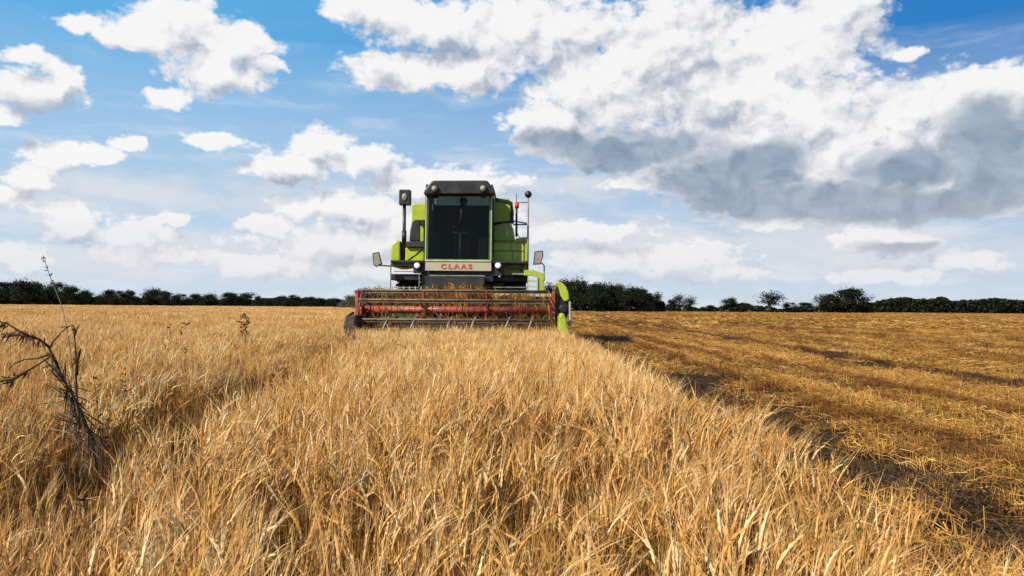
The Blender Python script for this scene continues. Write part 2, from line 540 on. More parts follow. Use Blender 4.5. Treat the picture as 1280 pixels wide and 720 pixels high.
# ------------------------------------------------------------------ barley and straw: prototypes
PROTO = bpy.data.collections.new('plant_prototypes')   # never linked: only instanced
def proto_mesh(name, V, Fc, rnd, material):
    me = bpy.data.meshes.new(name)
    me.from_pydata(V, [], Fc)
    a = me.attributes.new('rnd', 'FLOAT', 'POINT')
    a.data.foreach_set('value', rnd)
    me.materials.append(material)
    o = bpy.data.objects.new(name, me)
    return o
class Straw:
    def __init__(s, rs):
        s.V = []; s.F = []; s.r = []; s.R = rs
    def ribbon(s, pts, ws, side, r):
        o = len(s.V)
        for p, w_ in zip(pts, ws):
            s.V += [tuple(p - side * w_), tuple(p + side * w_)]
            s.r += [r, r]
        for i in range(len(pts) - 1):
            a = o + 2 * i
            s.F.append((a, a + 1, a + 3, a + 2))
    def rod(s, pts, ws, r, n=3):
        o = len(s.V)
        for i, (p, w_) in enumerate(zip(pts, ws)):
            t = (pts[min(i + 1, len(pts) - 1)] - pts[max(i - 1, 0)]).normalized()
            u = t.orthogonal().normalized(); b = t.cross(u)
            for k in range(n):
                a = 2 * math.pi * k / n
                s.V.append(tuple(p + (u * math.cos(a) + b * math.sin(a)) * w_)); s.r.append(r)
        for i in range(len(pts) - 1):
            for k in range(n):
                a, b = o + i * n + k, o + i * n + (k + 1) % n
                s.F.append((a, b, b + n, a + n))
    def stalk(s, x, y, h, thick, awns, leaves, ear=True):
        q = s.R
        az = q.gauss(0, 1.5)                       # lean mostly towards +x
        ld = Vector((math.cos(az), math.sin(az), 0))
        lean = abs(q.gauss(.04, .09))
        r = q.random()
        base = Vector((x, y, 0))
        pts = []
        nseg = 5
        for i in range(nseg + 1):
            t = i / nseg
            pts.append(base + ld * (lean * h * t ** 1.7) + Vector((0, 0, h * t * (1 - .12 * lean * t))))
        s.rod(pts, [thick * (1.1 - .4 * i / nseg) for i in range(nseg + 1)], r * .45)
        d = (pts[-1] - pts[-2]).normalized()
        if ear:
            nod = q.uniform(.05, .9) if q.random() < .85 else q.uniform(1.0, 2.0)
            el_ = q.uniform(.055, .085)
            p = pts[-1]; ep = [p]; dirs = []
            ne = 8 if awns > 5 else 4
            for i in range(ne):
                d = (d + (ld * nod * .24 - Vector((0, 0, nod * .11))) * (4 / ne)).normalized()
                p = p + d * el_ / ne
                ep.append(p); dirs.append(d)
            if ne == 4:
                er = [1, 2.9, 3.2, 2.5, .8]
            else:
                er = [1, 3.3, 2.1, 3.7, 2.3, 3.5, 2.0, 2.8, .7]
            s.rod(ep, [thick * e_ for e_ in er], .45 + .55 * r, 4)
            side0 = d.orthogonal().normalized()
            for k in range(awns):
                i = q.randrange(1, ne + 1)
                dd = dirs[i - 1]
                a = q.uniform(0, 2 * math.pi)
                sp = (side0 * math.cos(a) + dd.cross(side0) * math.sin(a))
                L = q.uniform(.07, .12)
                e = ep[i] + (dd + sp * q.uniform(.10, .35)).normalized() * L
                mid = ep[i] * .45 + e * .55 + Vector((0, 0, .004))
                sd_ = sp.cross(dd).normalized()
                s.ribbon([ep[i], mid, e], [thick * .42, thick * .34, thick * .06], sd_, .6 + .4 * r)
        for k in range(leaves):
            i = q.randrange(1, 4)
            a = q.uniform(0, 2 * math.pi)
            ad = Vector((math.cos(a), math.sin(a), 0))
            L = q.uniform(.08, .2); up = q.uniform(.2, 1.0); curl = q.uniform(.3, 1.3)
            lp = [pts[i]]; dd = (ad + Vector((0, 0, up * 1.6))).normalized(); p = pts[i]
            for j in range(4):
                p = p + dd * L / 4
                dd = (dd - Vector((0, 0, curl * .38))).normalized()
                lp.append(p)
            s.ribbon(lp, [.0012, .0020, .0020, .0014, .0004], ad.cross(Vector((0, 0, 1))).normalized(), r * .6)

def make_tuft(name, seed, n, rad, h, thick, awns, leaves, leafless=.0):
    q = random.Random(seed)
    s = Straw(q)
    for i in range(n):
        a = q.uniform(0, 2 * math.pi); rr = rad * math.sqrt(q.random())
        s.stalk(rr * math.cos(a), rr * math.sin(a), h * q.gauss(1, .10), thick, awns, leaves if q.random() > leafless else 0)
    return proto_mesh(name, s.V, s.F, s.r, M['barley'])
def make_litter(name, seed, n_up, n_lie, half, lie_len, thick, hup, old=1.0):
    q = random.Random(seed)
    s = Straw(q)
    for i in range(n_up):
        row = round(q.uniform(-half, half) / .12) * .12 + q.gauss(0, .008)
        p0 = Vector((row, q.uniform(-half, half), -.01))
        h = hup * q.uniform(.5, 1.25)
        p1 = p0 + Vector((q.gauss(0, .25) * h, q.gauss(0, .25) * h, h))
        s.rod([p0, (p0 + p1) / 2, p1], [thick, thick, thick * .9], q.random() * .8)
    for i in range(n_lie):
        p0 = Vector((q.uniform(-half, half), q.uniform(-half, half), abs(q.gauss(.015, .025))))
        a = q.uniform(0, math.pi) if q.random() < .5 else q.gauss(math.pi / 2, .5)
        L = lie_len * q.uniform(.35, 1.3)
        dv = Vector((math.cos(a), math.sin(a), q.gauss(0, .16)))
        mid = p0 + dv * L * .5 + Vector((q.gauss(0, .012), q.gauss(0, .012), abs(q.gauss(.008, .014))))
        p1 = p0 + dv * L; p1.z = max(p1.z, .0)
        if q.random() < .45:
            s.ribbon([p0, mid, p1], [thick * 1.2, thick * 1.9, thick * .6], Vector((-dv.y, dv.x, q.gauss(0, .8))).normalized(), q.random())
        else:
            s.rod([p0, mid, p1], [thick, thick, thick], q.random())
    return proto_mesh(name, s.V, s.F, [a_ * old for a_ in s.r], M['straw'] if old == 1 else M['old_and_shade_straw'])

def gn_field(name, protos, pts, rots, scl, idx, label, cat):
    col = bpy.data.collections.new(name + '_prototypes')
    for i, o in enumerate(protos):
        o.name = '%s_tuft_%02d' % (name, i)
        col.objects.link(o)
    me = bpy.data.meshes.new(name)
    me.vertices.add(len(pts))
    me.vertices.foreach_set('co', np.asarray(pts, np.float32).ravel())
    a = me.attributes.new('rot', 'FLOAT_VECTOR', 'POINT'); a.data.foreach_set('vector', np.asarray(rots, np.float32).ravel())
    a = me.attributes.new('scl', 'FLOAT', 'POINT'); a.data.foreach_set('value', np.asarray(scl, np.float32))
    a = me.attributes.new('idx', 'INT', 'POINT'); a.data.foreach_set('value', np.asarray(idx, np.int32))
    o = bpy.data.objects.new(name, me); COL.objects.link(o)
    ng = bpy.data.node_groups.new(name + '_scatter', 'GeometryNodeTree')
    ng.interface.new_socket(name='Geometry', in_out='INPUT', socket_type='NodeSocketGeometry')
    ng.interface.new_socket(name='Geometry', in_out='OUTPUT', socket_type='NodeSocketGeometry')
    t = NT(ng)
    gi = t.n('NodeGroupInput'); go = t.n('NodeGroupOutput')
    iop = t.n('GeometryNodeInstanceOnPoints'); ci = t.n('GeometryNodeCollectionInfo')
    ci.inputs['Collection'].default_value = col
    ci.inputs['Separate Children'].default_value = True
    ci.inputs['Reset Children'].default_value = True
    def na(nm, ty):
        k = t.n('GeometryNodeInputNamedAttribute', data_type=ty); k.inputs['Name'].default_value = nm
        return k.outputs['Attribute']
    L = ng.links.new
    L(gi.outputs[0], iop.inputs['Points']); L(ci.outputs[0], iop.inputs['Instance'])
    iop.inputs['Pick Instance'].default_value = True
    L(na('idx', 'INT'), iop.inputs['Instance Index'])
    e2r = t.n('FunctionNodeEulerToRotation')
    L(na('rot', 'FLOAT_VECTOR'), e2r.inputs[0]); L(e2r.outputs[0], iop.inputs['Rotation'])
    L(na('scl', 'FLOAT'), iop.inputs['Scale'])
    L(iop.outputs[0], go.inputs[0])
    md = o.modifiers.new('scatter', 'NODES'); md.node_group = ng
    return tag(o, label, cat, kind='stuff')

# ---- where barley stands
TL = [(1.0, -1.62), (2.9, -1.74), (3.9, -1.82), (6.4, -2.1), (9, -2.5), (13.6, -3.1), (20, -4.3), (40, -8)]
def tram_x(y):
    return np.interp(y, [a for a, b in TL], [b for a, b in TL])
def crop_ok(x, y):
    ok = (x < np.interp(y, [1.5, 3, 5, 9], [1.20, 1.08, .90, .80]) + (smooth_noise(np.zeros_like(x), y, 9, 2.0) - .5) * .16)
    behind = (y > 15.9) & (x > HDR_L)
    ok &= ~behind
    d = np.abs(x - tram_x(y) - (smooth_noise(x, y, 14, .8) - .5) * .35)
    gap = (d < .20) & (smooth_noise(x, y, 15, .9) < .85) & (y < 14)
    return ok & ~gap
def scatter(y0, y1, dens, marg=1.6):
    A = []
    y = y0
    w_ = lambda yy: (-(.66 * yy + marg), .64 * yy + marg)
    step = max(.25, (y1 - y0) / 60)
    while y < y1:
        a, b = w_(y + step)
        n = rng.poisson((b - a) * step * dens)
        A.append(np.stack([rng.uniform(a, b, n), rng.uniform(y, y + step, n)], 1))
        y += step
    return np.concatenate(A)
H = .385
near = [make_tuft('t', 100 + i, 18, .085, H, .00125, 6, 1, .65) for i in range(8)]
mid = [make_tuft('t', 200 + i, 36, .17, H, .0017, 4, 1) for i in range(5)]
far = [make_tuft('t', 300 + i, 80, .48, H, .0036, 2, 0) for i in range(4)]
vfar = [make_tuft('t', 400 + i, 110, 1.5, H, .014, 1, 0) for i in range(3)]
pp, rr, ss, ii = [], [], [], []
for (y0, y1, dens, k0, kn) in ((.55, 7.5, 41, 0, 8), (7.5, 22, 17, 8, 5), (22, 70, 2.1, 13, 4), (70, 330, .20, 17, 3)):
    q = scatter(y0, y1, dens)
    if k0 == 0:   # a little crop beside and behind the camera too
        n = 3600
        q = np.concatenate([q, np.stack([rng.uniform(-2.8, .9, n), rng.uniform(-.9, .55, n)], 1)])
        # keep the lens clear
        q = q[~((np.abs(q[:, 0]) < .30) & (q[:, 1] > -.3) & (q[:, 1] < .62))]
    q = q[crop_ok(q[:, 0], q[:, 1])]
    x, y = q[:, 0], q[:, 1]
    n = len(q)
    lodge = smooth_noise(x, y, 21, .9)
    lx = (smooth_noise(x, y, 22, .7) - .42) * .28 + rng.normal(0, .09, n)
    ly = (smooth_noise(x, y, 23, .7) - .5) * .30 + rng.normal(0, .09, n)
    edge = np.clip(1 - (EDGE + .1 - x) / .25, 0, 1) * (y < 17)
    lx += edge * .22
    if k0 >= 13:
        lx *= .4; ly *= .4
    rz = rng.normal(0, .9, n)
    s_ = rng.normal(1.0, .07, n) * (.90 + .20 * smooth_noise(x, y, 24, .5)) * (1 - .10 * edge)
    dT = np.abs(x - tram_x(y))
    s_ *= np.where((dT < .45) & (y < 14), .86, 1.0)
    z = gz(x, y) * .5 - .01
    pp.append(np.stack([x, y, z], 1)); rr.append(np.stack([-ly, lx, rz], 1)); ss.append(s_)
    ii.append(k0 + rng.integers(0, kn, n))
crop = gn_field('barley_crop', near + mid + far + vfar, np.concatenate(pp), np.concatenate(rr), np.concatenate(ss), np.concatenate(ii),
                'ripe golden barley standing in front of and left of the harvester', 'barley')
print('crop tufts', len(crop.data.vertices))

# canopy under the far ears, so the far crop closes over the soil
def canopy_mat():
    m = bpy.data.materials.new('far_barley_canopy'); m.use_nodes = True
    t = NT(m.node_tree); b = m.node_tree.nodes['Principled BSDF']
    pos = t.n('ShaderNodeNewGeometry').outputs['Position']
    n = t.noise(t.v('MULTIPLY', pos, (1, .35, 1)), 1.3, 8, .7)
    c = t.mix(t.mr(n, .3, .7), (.30, .155, .045), (.62, .40, .17))
    t.put(b.inputs['Base Color'], c)
    b.inputs['Roughness'].default_value = .9
    b.inputs['Specular IOR Level'].default_value = .1
    return m
M['canopy'] = canopy_mat()
def canz(x, y):
    top = .24 + (smooth_noise(x, y, 31, .5) - .5) * .10
    inside = (x < HDR_L - .35) & (y > 12)
    return np.where(inside, top, -.12)
ca = sheet('barley_canopy', np.concatenate([-np.geomspace(900, 6, 90), np.arange(-5.8, -3.7, .3)]), np.concatenate([np.arange(12, 40, .6), np.geomspace(40, 900, 80)]), canz, M['canopy'])
tag(ca, 'even golden top of the far barley stretching to the tree line on the left', 'barley', kind='stuff')

# ---- the cut side
lit = [make_litter('l', 500 + i, 44, 105, .24, .15, .0017, .10) for i in range(6)]
litm = [make_litter('l', 600 + i, 110, 230, .55, .20, .0027, .10) for i in range(4)]
litf = [make_litter('l', 700 + i, 160, 300, 1.6, .45, .008, .10) for i in range(3)]
bare = [make_litter('l', 800 + i, 34, 110, .30, .10, .0016, .07, .22) for i in range(4)]  # dark tufts for the wheel tracks and the painted shade strip by the crop
def cut_ok(x, y):
    return (x > EDGE - .1) | ((y > 16.5) & (x > HDR_L + .1))
pp, rr, ss, ii = [], [], [], []
for (y0, y1, dens, k0, kn) in ((.6, 4.5, 24, 0, 6), (4.5, 12, 14, 0, 6), (12, 38, 2.8, 6, 4), (38, 240, .20, 10, 3)):
    q = scatter(y0, y1, dens)
    q = q[cut_ok(q[:, 0], q[:, 1])]
    x, y = q[:, 0], q[:, 1]
    n = len(q)
    tr = track_shade(x, y)
    bare_shade = rng.random(n) < np.clip(tr * 1.5, 0, .92)
    thin = smooth_noise(x, y, 41, 1.4) * .6 + smooth_noise(x * .4, y * .12, 42, 1.) * .6
    keep = ~(bare_shade & (rng.random(n) < .12)) & (rng.random(n) < np.clip(1.45 - .8 * thin, .55, 1))
    idx = k0 + rng.integers(0, kn, n)
    idx = np.where(bare_shade, (13 + rng.integers(0, 4, n)), idx)
    z = gz(x, y) - .004
    rz = np.where(rng.random(n) < .5, 0, math.pi) + rng.normal(0, .25, n)
    a = np.stack([x, y, z], 1)[keep]
    pp.append(a); rr.append(np.stack([rng.normal(0, .03, n), rng.normal(0, .03, n), rz], 1)[keep])
    ss.append((rng.normal(1, .12, n))[keep]); ii.append(idx[keep])
stub = gn_field('straw_stubble', lit + litm + litf + bare, np.concatenate(pp), np.concatenate(rr), np.concatenate(ss), np.concatenate(ii),
                'cut golden stubble and loose straw on the harvested right side', 'stubble')
print('litter', len(stub.data.vertices))

# ------------------------------------------------------------------ combine harvester
YC = 18.4        # cab front
YR = 16.0        # reel axis
root = empty('combine_harvester', (P(572, 385, YC).x, YC, 0))
tag(root, 'green combine harvester with dark glass cab and wide red reel cutting the barley', 'combine harvester')
E1 = P(530, 0, YC).x; E2 = P(615, 0, YC).x

# cab
cab = MB()
for px in (530, 610.5):
    cab.pbox(px, 241, px + 4.5, 327, YC, .07)
    cab.pbox(px, 241, px + 4.5, 327, YC + 1.45, .07)
cab.pbox(534.5, 241, 610.5, 244, YC, .07); cab.pbox(534.5, 324, 610.5, 327, YC, .07)
zf, zt = P(570, 327, YC).z, P(570, 241, YC).z
for x in (E1, E2 - .05):
    cab.box(x, x + .05, YC + .07, YC + 1.45, zf, zf + .35)
    cab.box(x, x + .05, YC + .07, YC + 1.45, zt - .06, zt)
    cab.box(x + .002, x + .048, YC + .85, YC + .92, zf + .35, zt - .06)
cab.box(E1 + .083, E2 - .083, YC + 1.46, YC + 1.50, zf, P(570, 256, YC + 1.46).z)      # rear wall below rear window
ztop = P(570, 229, YC).z
for x in (E1 + .001, E2 - .051):
    cab.box(x, x + .05, YC + .08, YC + 1.45, zt + .002, ztop)
cab.box(E1 + .02, E2 - .02, YC + .02, YC + 1.5, zf - .06, zf - .004)
cabf = cab.build('cab_frame', M['dkgreen'], root, .008)
trim = MB()
for px in (530.6, 612.6):
    trim.pbox(px, 244, px + 1.3, 326, YC - .012, .011)
trim.pbox(531.5, 325, 613, 326.3, YC - .014, .012)
trim.build('edge_trim', M['pale'], cabf)
for x in (E1 + .085, E2 - .095):
    MB().box(x, x + .01, YC + .9, YC + 1.45, zf + .0, zt - .1).build('side_lining', M['seat'], cabf)
MB().box(E1 + .1, E1 + .30, YC + .55, YC + 1.3, zf, zf + .75).build('side_console', M['seat'], cabf, .02)
MB().box(E2 - .36, E2 - .12, YC + .5, YC + 1.3, zf, zf + .62).build('side_console', M['dkgreen'], cabf, .02)
MB().box(E1 + .09, E2 - .09, YC + 1.40, YC + 1.455, zf, P(570, 257, YC + 1.46).z).build('rear_lining', M['seat'], cabf)
rf = MB()
top = [(527.5, 242), (529, 236.5), (538, 225.5), (541, 224.6), (605, 224.6), (608.5, 225.5), (617, 236.5), (618.5, 242)]
rf.pprism(top, YC - .32, .36)
rf.pprism([(529, 236), (538, 226), (541, 225.2), (605, 225.2), (608, 226), (617, 236), (612, 236), (605, 230), (541, 230), (534, 236)], YC + .041, 1.65)
roof = rf.build('cab_roof', M['black'], root, .03)
for px in (542, 603):
    lp = MB(); c = P(px, 235.5, YC - .33)
    lp.disc((c.x, c.y - .01, c.z), (0, 1, 0), .085, .07)
    o = lp.build('work_lamp', M['black'], roof, .01)
    c2 = MB().disc((c.x, c.y - .05, c.z), (0, 1, 0), .068, .02).build('lamp_glass', M['bat'], roof)
for a_ in ((538, 240, 546, 244.5), (600, 240, 606, 246)):
    MB().pbox(*a_, YC - .1, .1).build('roof_bracket', M['black'], roof)
MB().pbox(534.4, 244, 610.6, 324.2, YC + .03, .008).build('windscreen', M['glass'], root)
zz0, zz1 = P(570, 256, YC + 1.46).z, ztop + .02
MB().box(E1 + .08, E2 - .08, YC + 1.475, YC + 1.483, zz0, zz1).build('rear_window', M['glass'], root)
for x in (E1 + .022, E2 - .03):
    MB().box(x, x + .008, YC + .07, YC + 1.45, zf + .35, zt - .06).build('side_window', M['glass'], root)
wp = MB()
c = P(575, 262, YC)
wp.tube([P(575.5, 245, YC - .02), P(575.5, 268, YC - .03), P(573, 284, YC - .03)], .012, 6)
wp.build('windscreen_wiper', M['black'], root)
# steering
st = MB()
st.tube([P(575, 328, YC + .5), P(574.5, 292, YC + .42)], .028, 8)
sc_ = st.build('steering_column', M['pale'], root)
sw = MB()
c = P(575, 289, YC + .42)
ring = [c + Vector((.19 * math.cos(a), .16 * math.sin(a), .06 * math.sin(a))) for a in np.linspace(0, 2 * math.pi, 25)]
sw.tube(ring, .014, 6, False)
for k in range(3):
    a = math.pi / 2 + k * 2.094
    sw.tube([c - Vector((0, 0, .02)), c + Vector((.19 * math.cos(a), .16 * math.sin(a), .06 * math.sin(a)))], .01, 6)
sw.build('steering_wheel', M['steel'], root)
se = MB()
cx = (E1 + E2) / 2 + .03
se.box(cx - .24, cx + .24, YC + .72, YC + 1.2, zf + .58, zf + .71)
se.box(cx - .23, cx + .23, YC + 1.18, YC + 1.30, zf + .66, zf + 1.2)
se.box(cx - .12, cx + .12, YC + .85, YC + 1.1, zf, zf + .58)
se.build('driver_seat', M['seat'], root, .03)

# name board and head lamps
nb = MB(); nb.pbox(531, 328.3, 614, 338.2, YC - .06, .05)
nbo = nb.build('name_board', M['white'], root, .006)
cu = bpy.data.curves.new('lettering', 'FONT'); cu.body = 'CLAAS'; cu.extrude = .004; cu.align_x = 'CENTER'; cu.align_y = 'CENTER'
cu.size = .152; cu.space_character = 1.45; cu.offset = .006
tmp = bpy.data.objects.new('tmp', cu); COL.objects.link(tmp)
bpy.context.view_layer.update()
lm = bpy.data.meshes.new_from_object(tmp.evaluated_get(bpy.context.evaluated_depsgraph_get()))
bpy.data.objects.remove(tmp)
lo = bpy.data.objects.new('lettering', lm); COL.objects.link(lo)
lm.materials.clear(); lm.materials.append(M['letter'])
c = P(570, 333.3, YC - .067)
lo.parent = nbo; lo.rotation_euler = (R(90), 0, 0); lo.scale = (1.22, 1, 1)
lo.location = c - Vector(root.location)
for px in (521, 622.5):
    c = P(px, 332, YC - .05)
    h = MB(); h.disc((c.x, c.y + .02, c.z), (0, 1, 0), .088, .12)
    ho = h.build('headlamp', M['black'], root, .01)
    MB().ball((c.x, c.y - .035, c.z), (.068, .02, .068), 10).build('lamp_glass', M['lens'], ho)
rail = MB()
rail.pbox(487, 326.3, 660, 328, YC + .02, .6)
rail.pbox(516, 334.5, 531, 341, YC + .012, .2); rail.pbox(614, 334.5, 628, 345, YC + .012, .2)
rail.build('cab_floor_frame', M['black'], root, .01)
# front bulkhead, feeder housing
bk = MB(); bk.pbox(527, 338.8, 617, 352, YC + .05, 1.2)
bk.pbox(487.5, 342.5, 526.8, 350, YC + .3, .8); bk.pbox(617.2, 345.5, 659, 352, YC + .3, .8)
bk.build('front_bulkhead', M['black'], root, .02)
fh = MB()
a = P(535, 352, YC + .2); b = P(607, 364, 17.1)
pts = [(YC + 1.6, 1.75), (YC - .1, 1.62), (17.25, 1.16), (17.25, .45), (YC + 1.6, .95)]
fh.prism(pts, 'x', a.x, P(607, 352, YC + .2).x)
fh.build('feeder_house', M['black'], root, .02)
gr_ = MB()
for (x0, y0, x1, y1) in ((492, 338.6, 517, 339.8), (523, 341, 524, 366), (536, 344, 606, 345), (617, 358.6, 660, 359.6), (492, 358.8, 524, 359.8), (659, 346, 660.4, 372), (486.8, 333, 488.2, 376)):
    gr_.pbox(x0, y0, x1, y1, YC - .04, .03)
gr_.pbox(619, 362, 620.5, 374, YC - .05, .03)
gr_.build('guard_rail', M['steel'], root)
for px, py in ((624.5, 345.8), (623, 368.5)):
    MB().ball(tuple(P(px, py, YC - .09)), .026, 6).build('marker_knob', M['white'], root)

# drive wheels
def wheel(cx, cy, r, wdt, name='drive_wheel', lugs=22):
    t = MB()
    prof = [(r * .56, -.5), (r * .80, -.52), (r * .93, -.46), (r * .97, -.3), (r * .985, 0), (r * .97, .3), (r * .93, .46), (r * .80, .52), (r * .56, .5)]
    n = 40; vs = []; fs = []
    for k in range(n):
        a = 2 * math.pi * k / n
        for pr, pw in prof:
            vs.append((cx + pw * wdt, cy + pr * math.cos(a), r + pr * math.sin(a)))
    m = len(prof)
    for k in range(n):
        for j in range(m - 1):
            fs.append((k * m + j, ((k + 1) % n) * m + j, ((k + 1) % n) * m + j + 1, k * m + j + 1))
    t.add(vs, fs, True)
    for k in range(lugs):
        for sgn in (-1, 1):
            a0 = 2 * math.pi * (k + (.5 if sgn > 0 else 0)) / lugs
            q = []
            for (fr, w0) in ((0, .02), (.28, .5)):
                for rr_ in (.965, 1.02):
                    for da in (-.035, .035):
                        a = a0 + fr * .6 + da
                        q.append((cx + sgn * w0 * wdt, cy + r * rr_ * math.cos(a), r + r * rr_ * math.sin(a)))
            t.add(q, [(0, 1, 3, 2), (4, 6, 7, 5), (0, 4, 5, 1), (2, 3, 7, 6), (0, 2, 6, 4), (1, 5, 7, 3)])
    o = t.build(name, M['rubber'], root)
    rm = MB(); rm.disc((cx, cy, r), (1, 0, 0), r * .565, wdt * .55, 32); rm.disc((cx, cy, r), (1, 0, 0), r * .2, wdt * .8, 20)
    rm.build('rim', M['pale'], o, .01)
wheel(-2.90, YC + 1.1, .80, .55); wheel(-.32, YC + 1.1, .80, .55)
wheel(-2.55, YC + 5.2, .45, .34, 'steering_wheel_tyre', 16); wheel(-.65, YC + 5.2, .45, .34, 'steering_wheel_tyre', 16)
MB().box(-2.7, -.5, YC + 1.0, YC + 1.2, .7, .92).build('axle', M['black'], root, .01)
ax = MB(); ax.box(-2.5, -.7, YC + 5.12, YC + 5.28, .38, .52)
ax.box(-1.7, -1.5, YC + 5.0, YC + 5.3, .52, 1.25)
ax.build('axle', M['black'], root, .01)

# body panels
lp_ = MB()
lp_.pprism([(487, 333), (487, 312), (489, 304.5), (493.5, 300.5), (499, 300.5), (499, 333)], YC + .10, 1.5)
lp_.pprism([(505.5, 333), (505.5, 309), (529.5, 309), (529.5, 326), (516, 333)], YC + .14, 1.4)
lpo = lp_.build('left_side_panel', M['green'], root, .03)
dg = MB()
dg.tube([P(509, 325, YC + .13), P(527, 311.5, YC + .13)], .012, 5)
dg.pbox(489, 326.5, 515, 332, YC + .09, .03)
dg.build('panel_seam', M['dkgreen'], lpo)
dk = MB()
dk.pbox(499.2, 302, 505.3, 333, YC + .2, 1.2); dk.pbox(506, 301.5, 529.8, 308.8, YC + .05, 1.5)
dk.pprism([(510.5, 301), (511.5, 287), (514, 276), (518, 274), (524, 274), (524, 301)], YC + .7, .6)
dk.pbox(524.2, 274, 529.8, 281, YC + .72, .5)
dk.build('engine_air_intake', M['black'], root, .02)
MB().pbox(524.4, 281.2, 528.6, 301.3, YC + .62, .5).build('intake_panel', M['green'], root, .01)
# grain tank
gt = MB()
gt.pprism([(513, 301), (513, 255), (516, 253.5), (532, 253.5), (532, 262), (612, 262), (612, 247.5), (634, 247.5), (637.5, 251), (638, 272), (636, 301)], 20.05, 2.0)
gto = gt.build('grain_tank', M['green'], root, .03)
lid = MB()
lid.pprism([(614.5, 249.5), (614.5, 246.2), (622, 247.2), (634, 249.4), (640, 252.2), (640, 260), (637.2, 254), (630, 252.2)], 20.0, 2.0)
lid.pprism([(638.2, 262), (641, 268), (641.5, 277), (638.2, 277)], 20.0, .5)
lid.build('tank_cover', M['black'], gto, .01)
# right flank, stepping down
rp = MB()
rp.pprism([(616.2, 301), (616.2, 281), (637, 281), (641, 285), (643, 301)], 19.2, 2.4)
rp.pprism([(616.2, 326), (616.2, 301.1), (643.5, 301.1), (644, 297.5), (659.5, 297.5), (660, 300), (660, 345), (628.5, 345), (628.5, 338), (616.2, 338)], 19.0, 5.5)
rpo = rp.build('right_side_panel', M['green'], root, .025)
sm = MB()
for (x0, y0, x1, y1) in ((617, 302.0, 654, 302.7), (617, 313, 654, 313.7), (654, 299, 655, 334), (638, 303, 638.7, 313), (630, 335, 650, 336.5), (650.5, 330, 653, 344), (617, 325.8, 650, 326.5), (640, 314, 640.7, 325)):
    sm.pbox(x0, y0, x1, y1, 18.985, .016)
sm.build('panel_seam', M['dkgreen'], rpo)
br = MB(); br.pbox(631, 284, 635.2, 296, 19.185, .016); br.pbox(618, 283.5, 636, 286, 19.18, .022)
br.build('hatch_edge', M['pale'], rpo, .004)
hd = MB(); hd.pbox(614.6, 281, 616.8, 303, 18.9, .06); hd.tube([P(616, 280, 19.1), P(628, 277.5, 19.1), P(640, 277, 19.1)], .03, 6)
hd.tube([P(640, 276, 19.0), P(658, 279, 19.0)], .016, 6)
hd.build('grab_handle', M['black'], root)
# body behind
bd = MB()
bd.box(-2.75, -.45, 20.3, 24.9, .75, 2.3)
bd.prism([(22.1, 2.3), (22.1, 3.1), (23.6, 3.0), (26.0, 2.2), (26.0, 1.2), (24.9, 1.0), (24.9, 2.3)], 'x', -2.6, -.6)
bd.build('straw_hood', M['green'], root, .04)
un = MB(); un.tube([(-2.95, 22.2, 2.45), (-2.95, 25.4, 2.35)], .15, 14)
un.build('unloading_auger', M['green'], root)
# right ladder and platform arm
la = MB()
la.pprism([(655, 337.5), (668, 337.5), (672, 339.5), (679.5, 341.5), (679.5, 372), (672.5, 372), (672.5, 347), (666, 344.5), (655, 344.5)], YC - .30, .10)
la.build('platform_arm', M['green'], root, .01)
ld = MB()
for px in (659.6, 670.4):
    ld.pbox(px, 346, px + 1.6, 373, YC - .34, .05)
for py in (350, 357, 364, 371):
    ld.pbox(661.2, py, 670.4, py + 1.8, YC - .33, .18)
ld.pbox(656, 373, 681, 375.4, YC - .4, .35)
ld.build('ladder', M['pale'], root, .004)
pl_ = MB(); pl_.pbox(640, 341.5, 672, 343.2, YC - .2, .5); pl_.build('platform', M['bat'], root)
# posts on the right with a beacon and a globe
po = MB()
po.tube([P(659.5, 345, 18.9), P(659.5, 246, 18.9)], .022, 8)
po.tube([P(659.5, 252.5, 18.9), P(643, 253, 18.9)], .014, 6)
po.tube([P(659.5, 280.5, 18.9), P(641, 280.5, 18.9)], .018, 6)
po.tube([P(659.5, 297, 18.9), P(649, 297, 18.9), P(644, 288, 18.9)], .012, 6)
poo = po.build('handrail', M['bat'], root)
MB().ball(tuple(P(659.5, 242.6, 18.9)), .085, 10).build('globe_lamp', M['black'], root)
q = MB(); q.tube([P(645, 296, 18.85), P(645, 258, 18.85)], .026, 8); q.tube([P(645, 258, 18.85), P(644.6, 242, 18.85)], .009, 6)
q.build('beacon_post', M['black'], root)
q = MB(); q.disc(tuple(P(645.2, 257, 18.85)), (0, 0, 1), .055, .11, 12); q.ball(tuple(P(645.2, 254.5, 18.85)), .052, 8)
q.build('beacon', M['redlamp'], root)
# lamp box on the left pole
q = MB(); q.tube([P(504, 318, YC + .18), P(504, 254, YC + .18)], .04, 8); q.tube([P(504, 302, YC + .15), P(504, 288, YC + .15)], .055, 8)
q.build('lamp_pole', M['black'], root)
q = MB(); q.pbox(496.8, 236, 511, 255, YC + .06, .22); lbx = q.build('lamp_box', M['black'], root, .02)
c = P(504, 245.5, YC + .05); MB().ball((c.x, c.y, c.z), (.065, .02, .09), 8).build('lamp_glass', M['bat'], lbx)
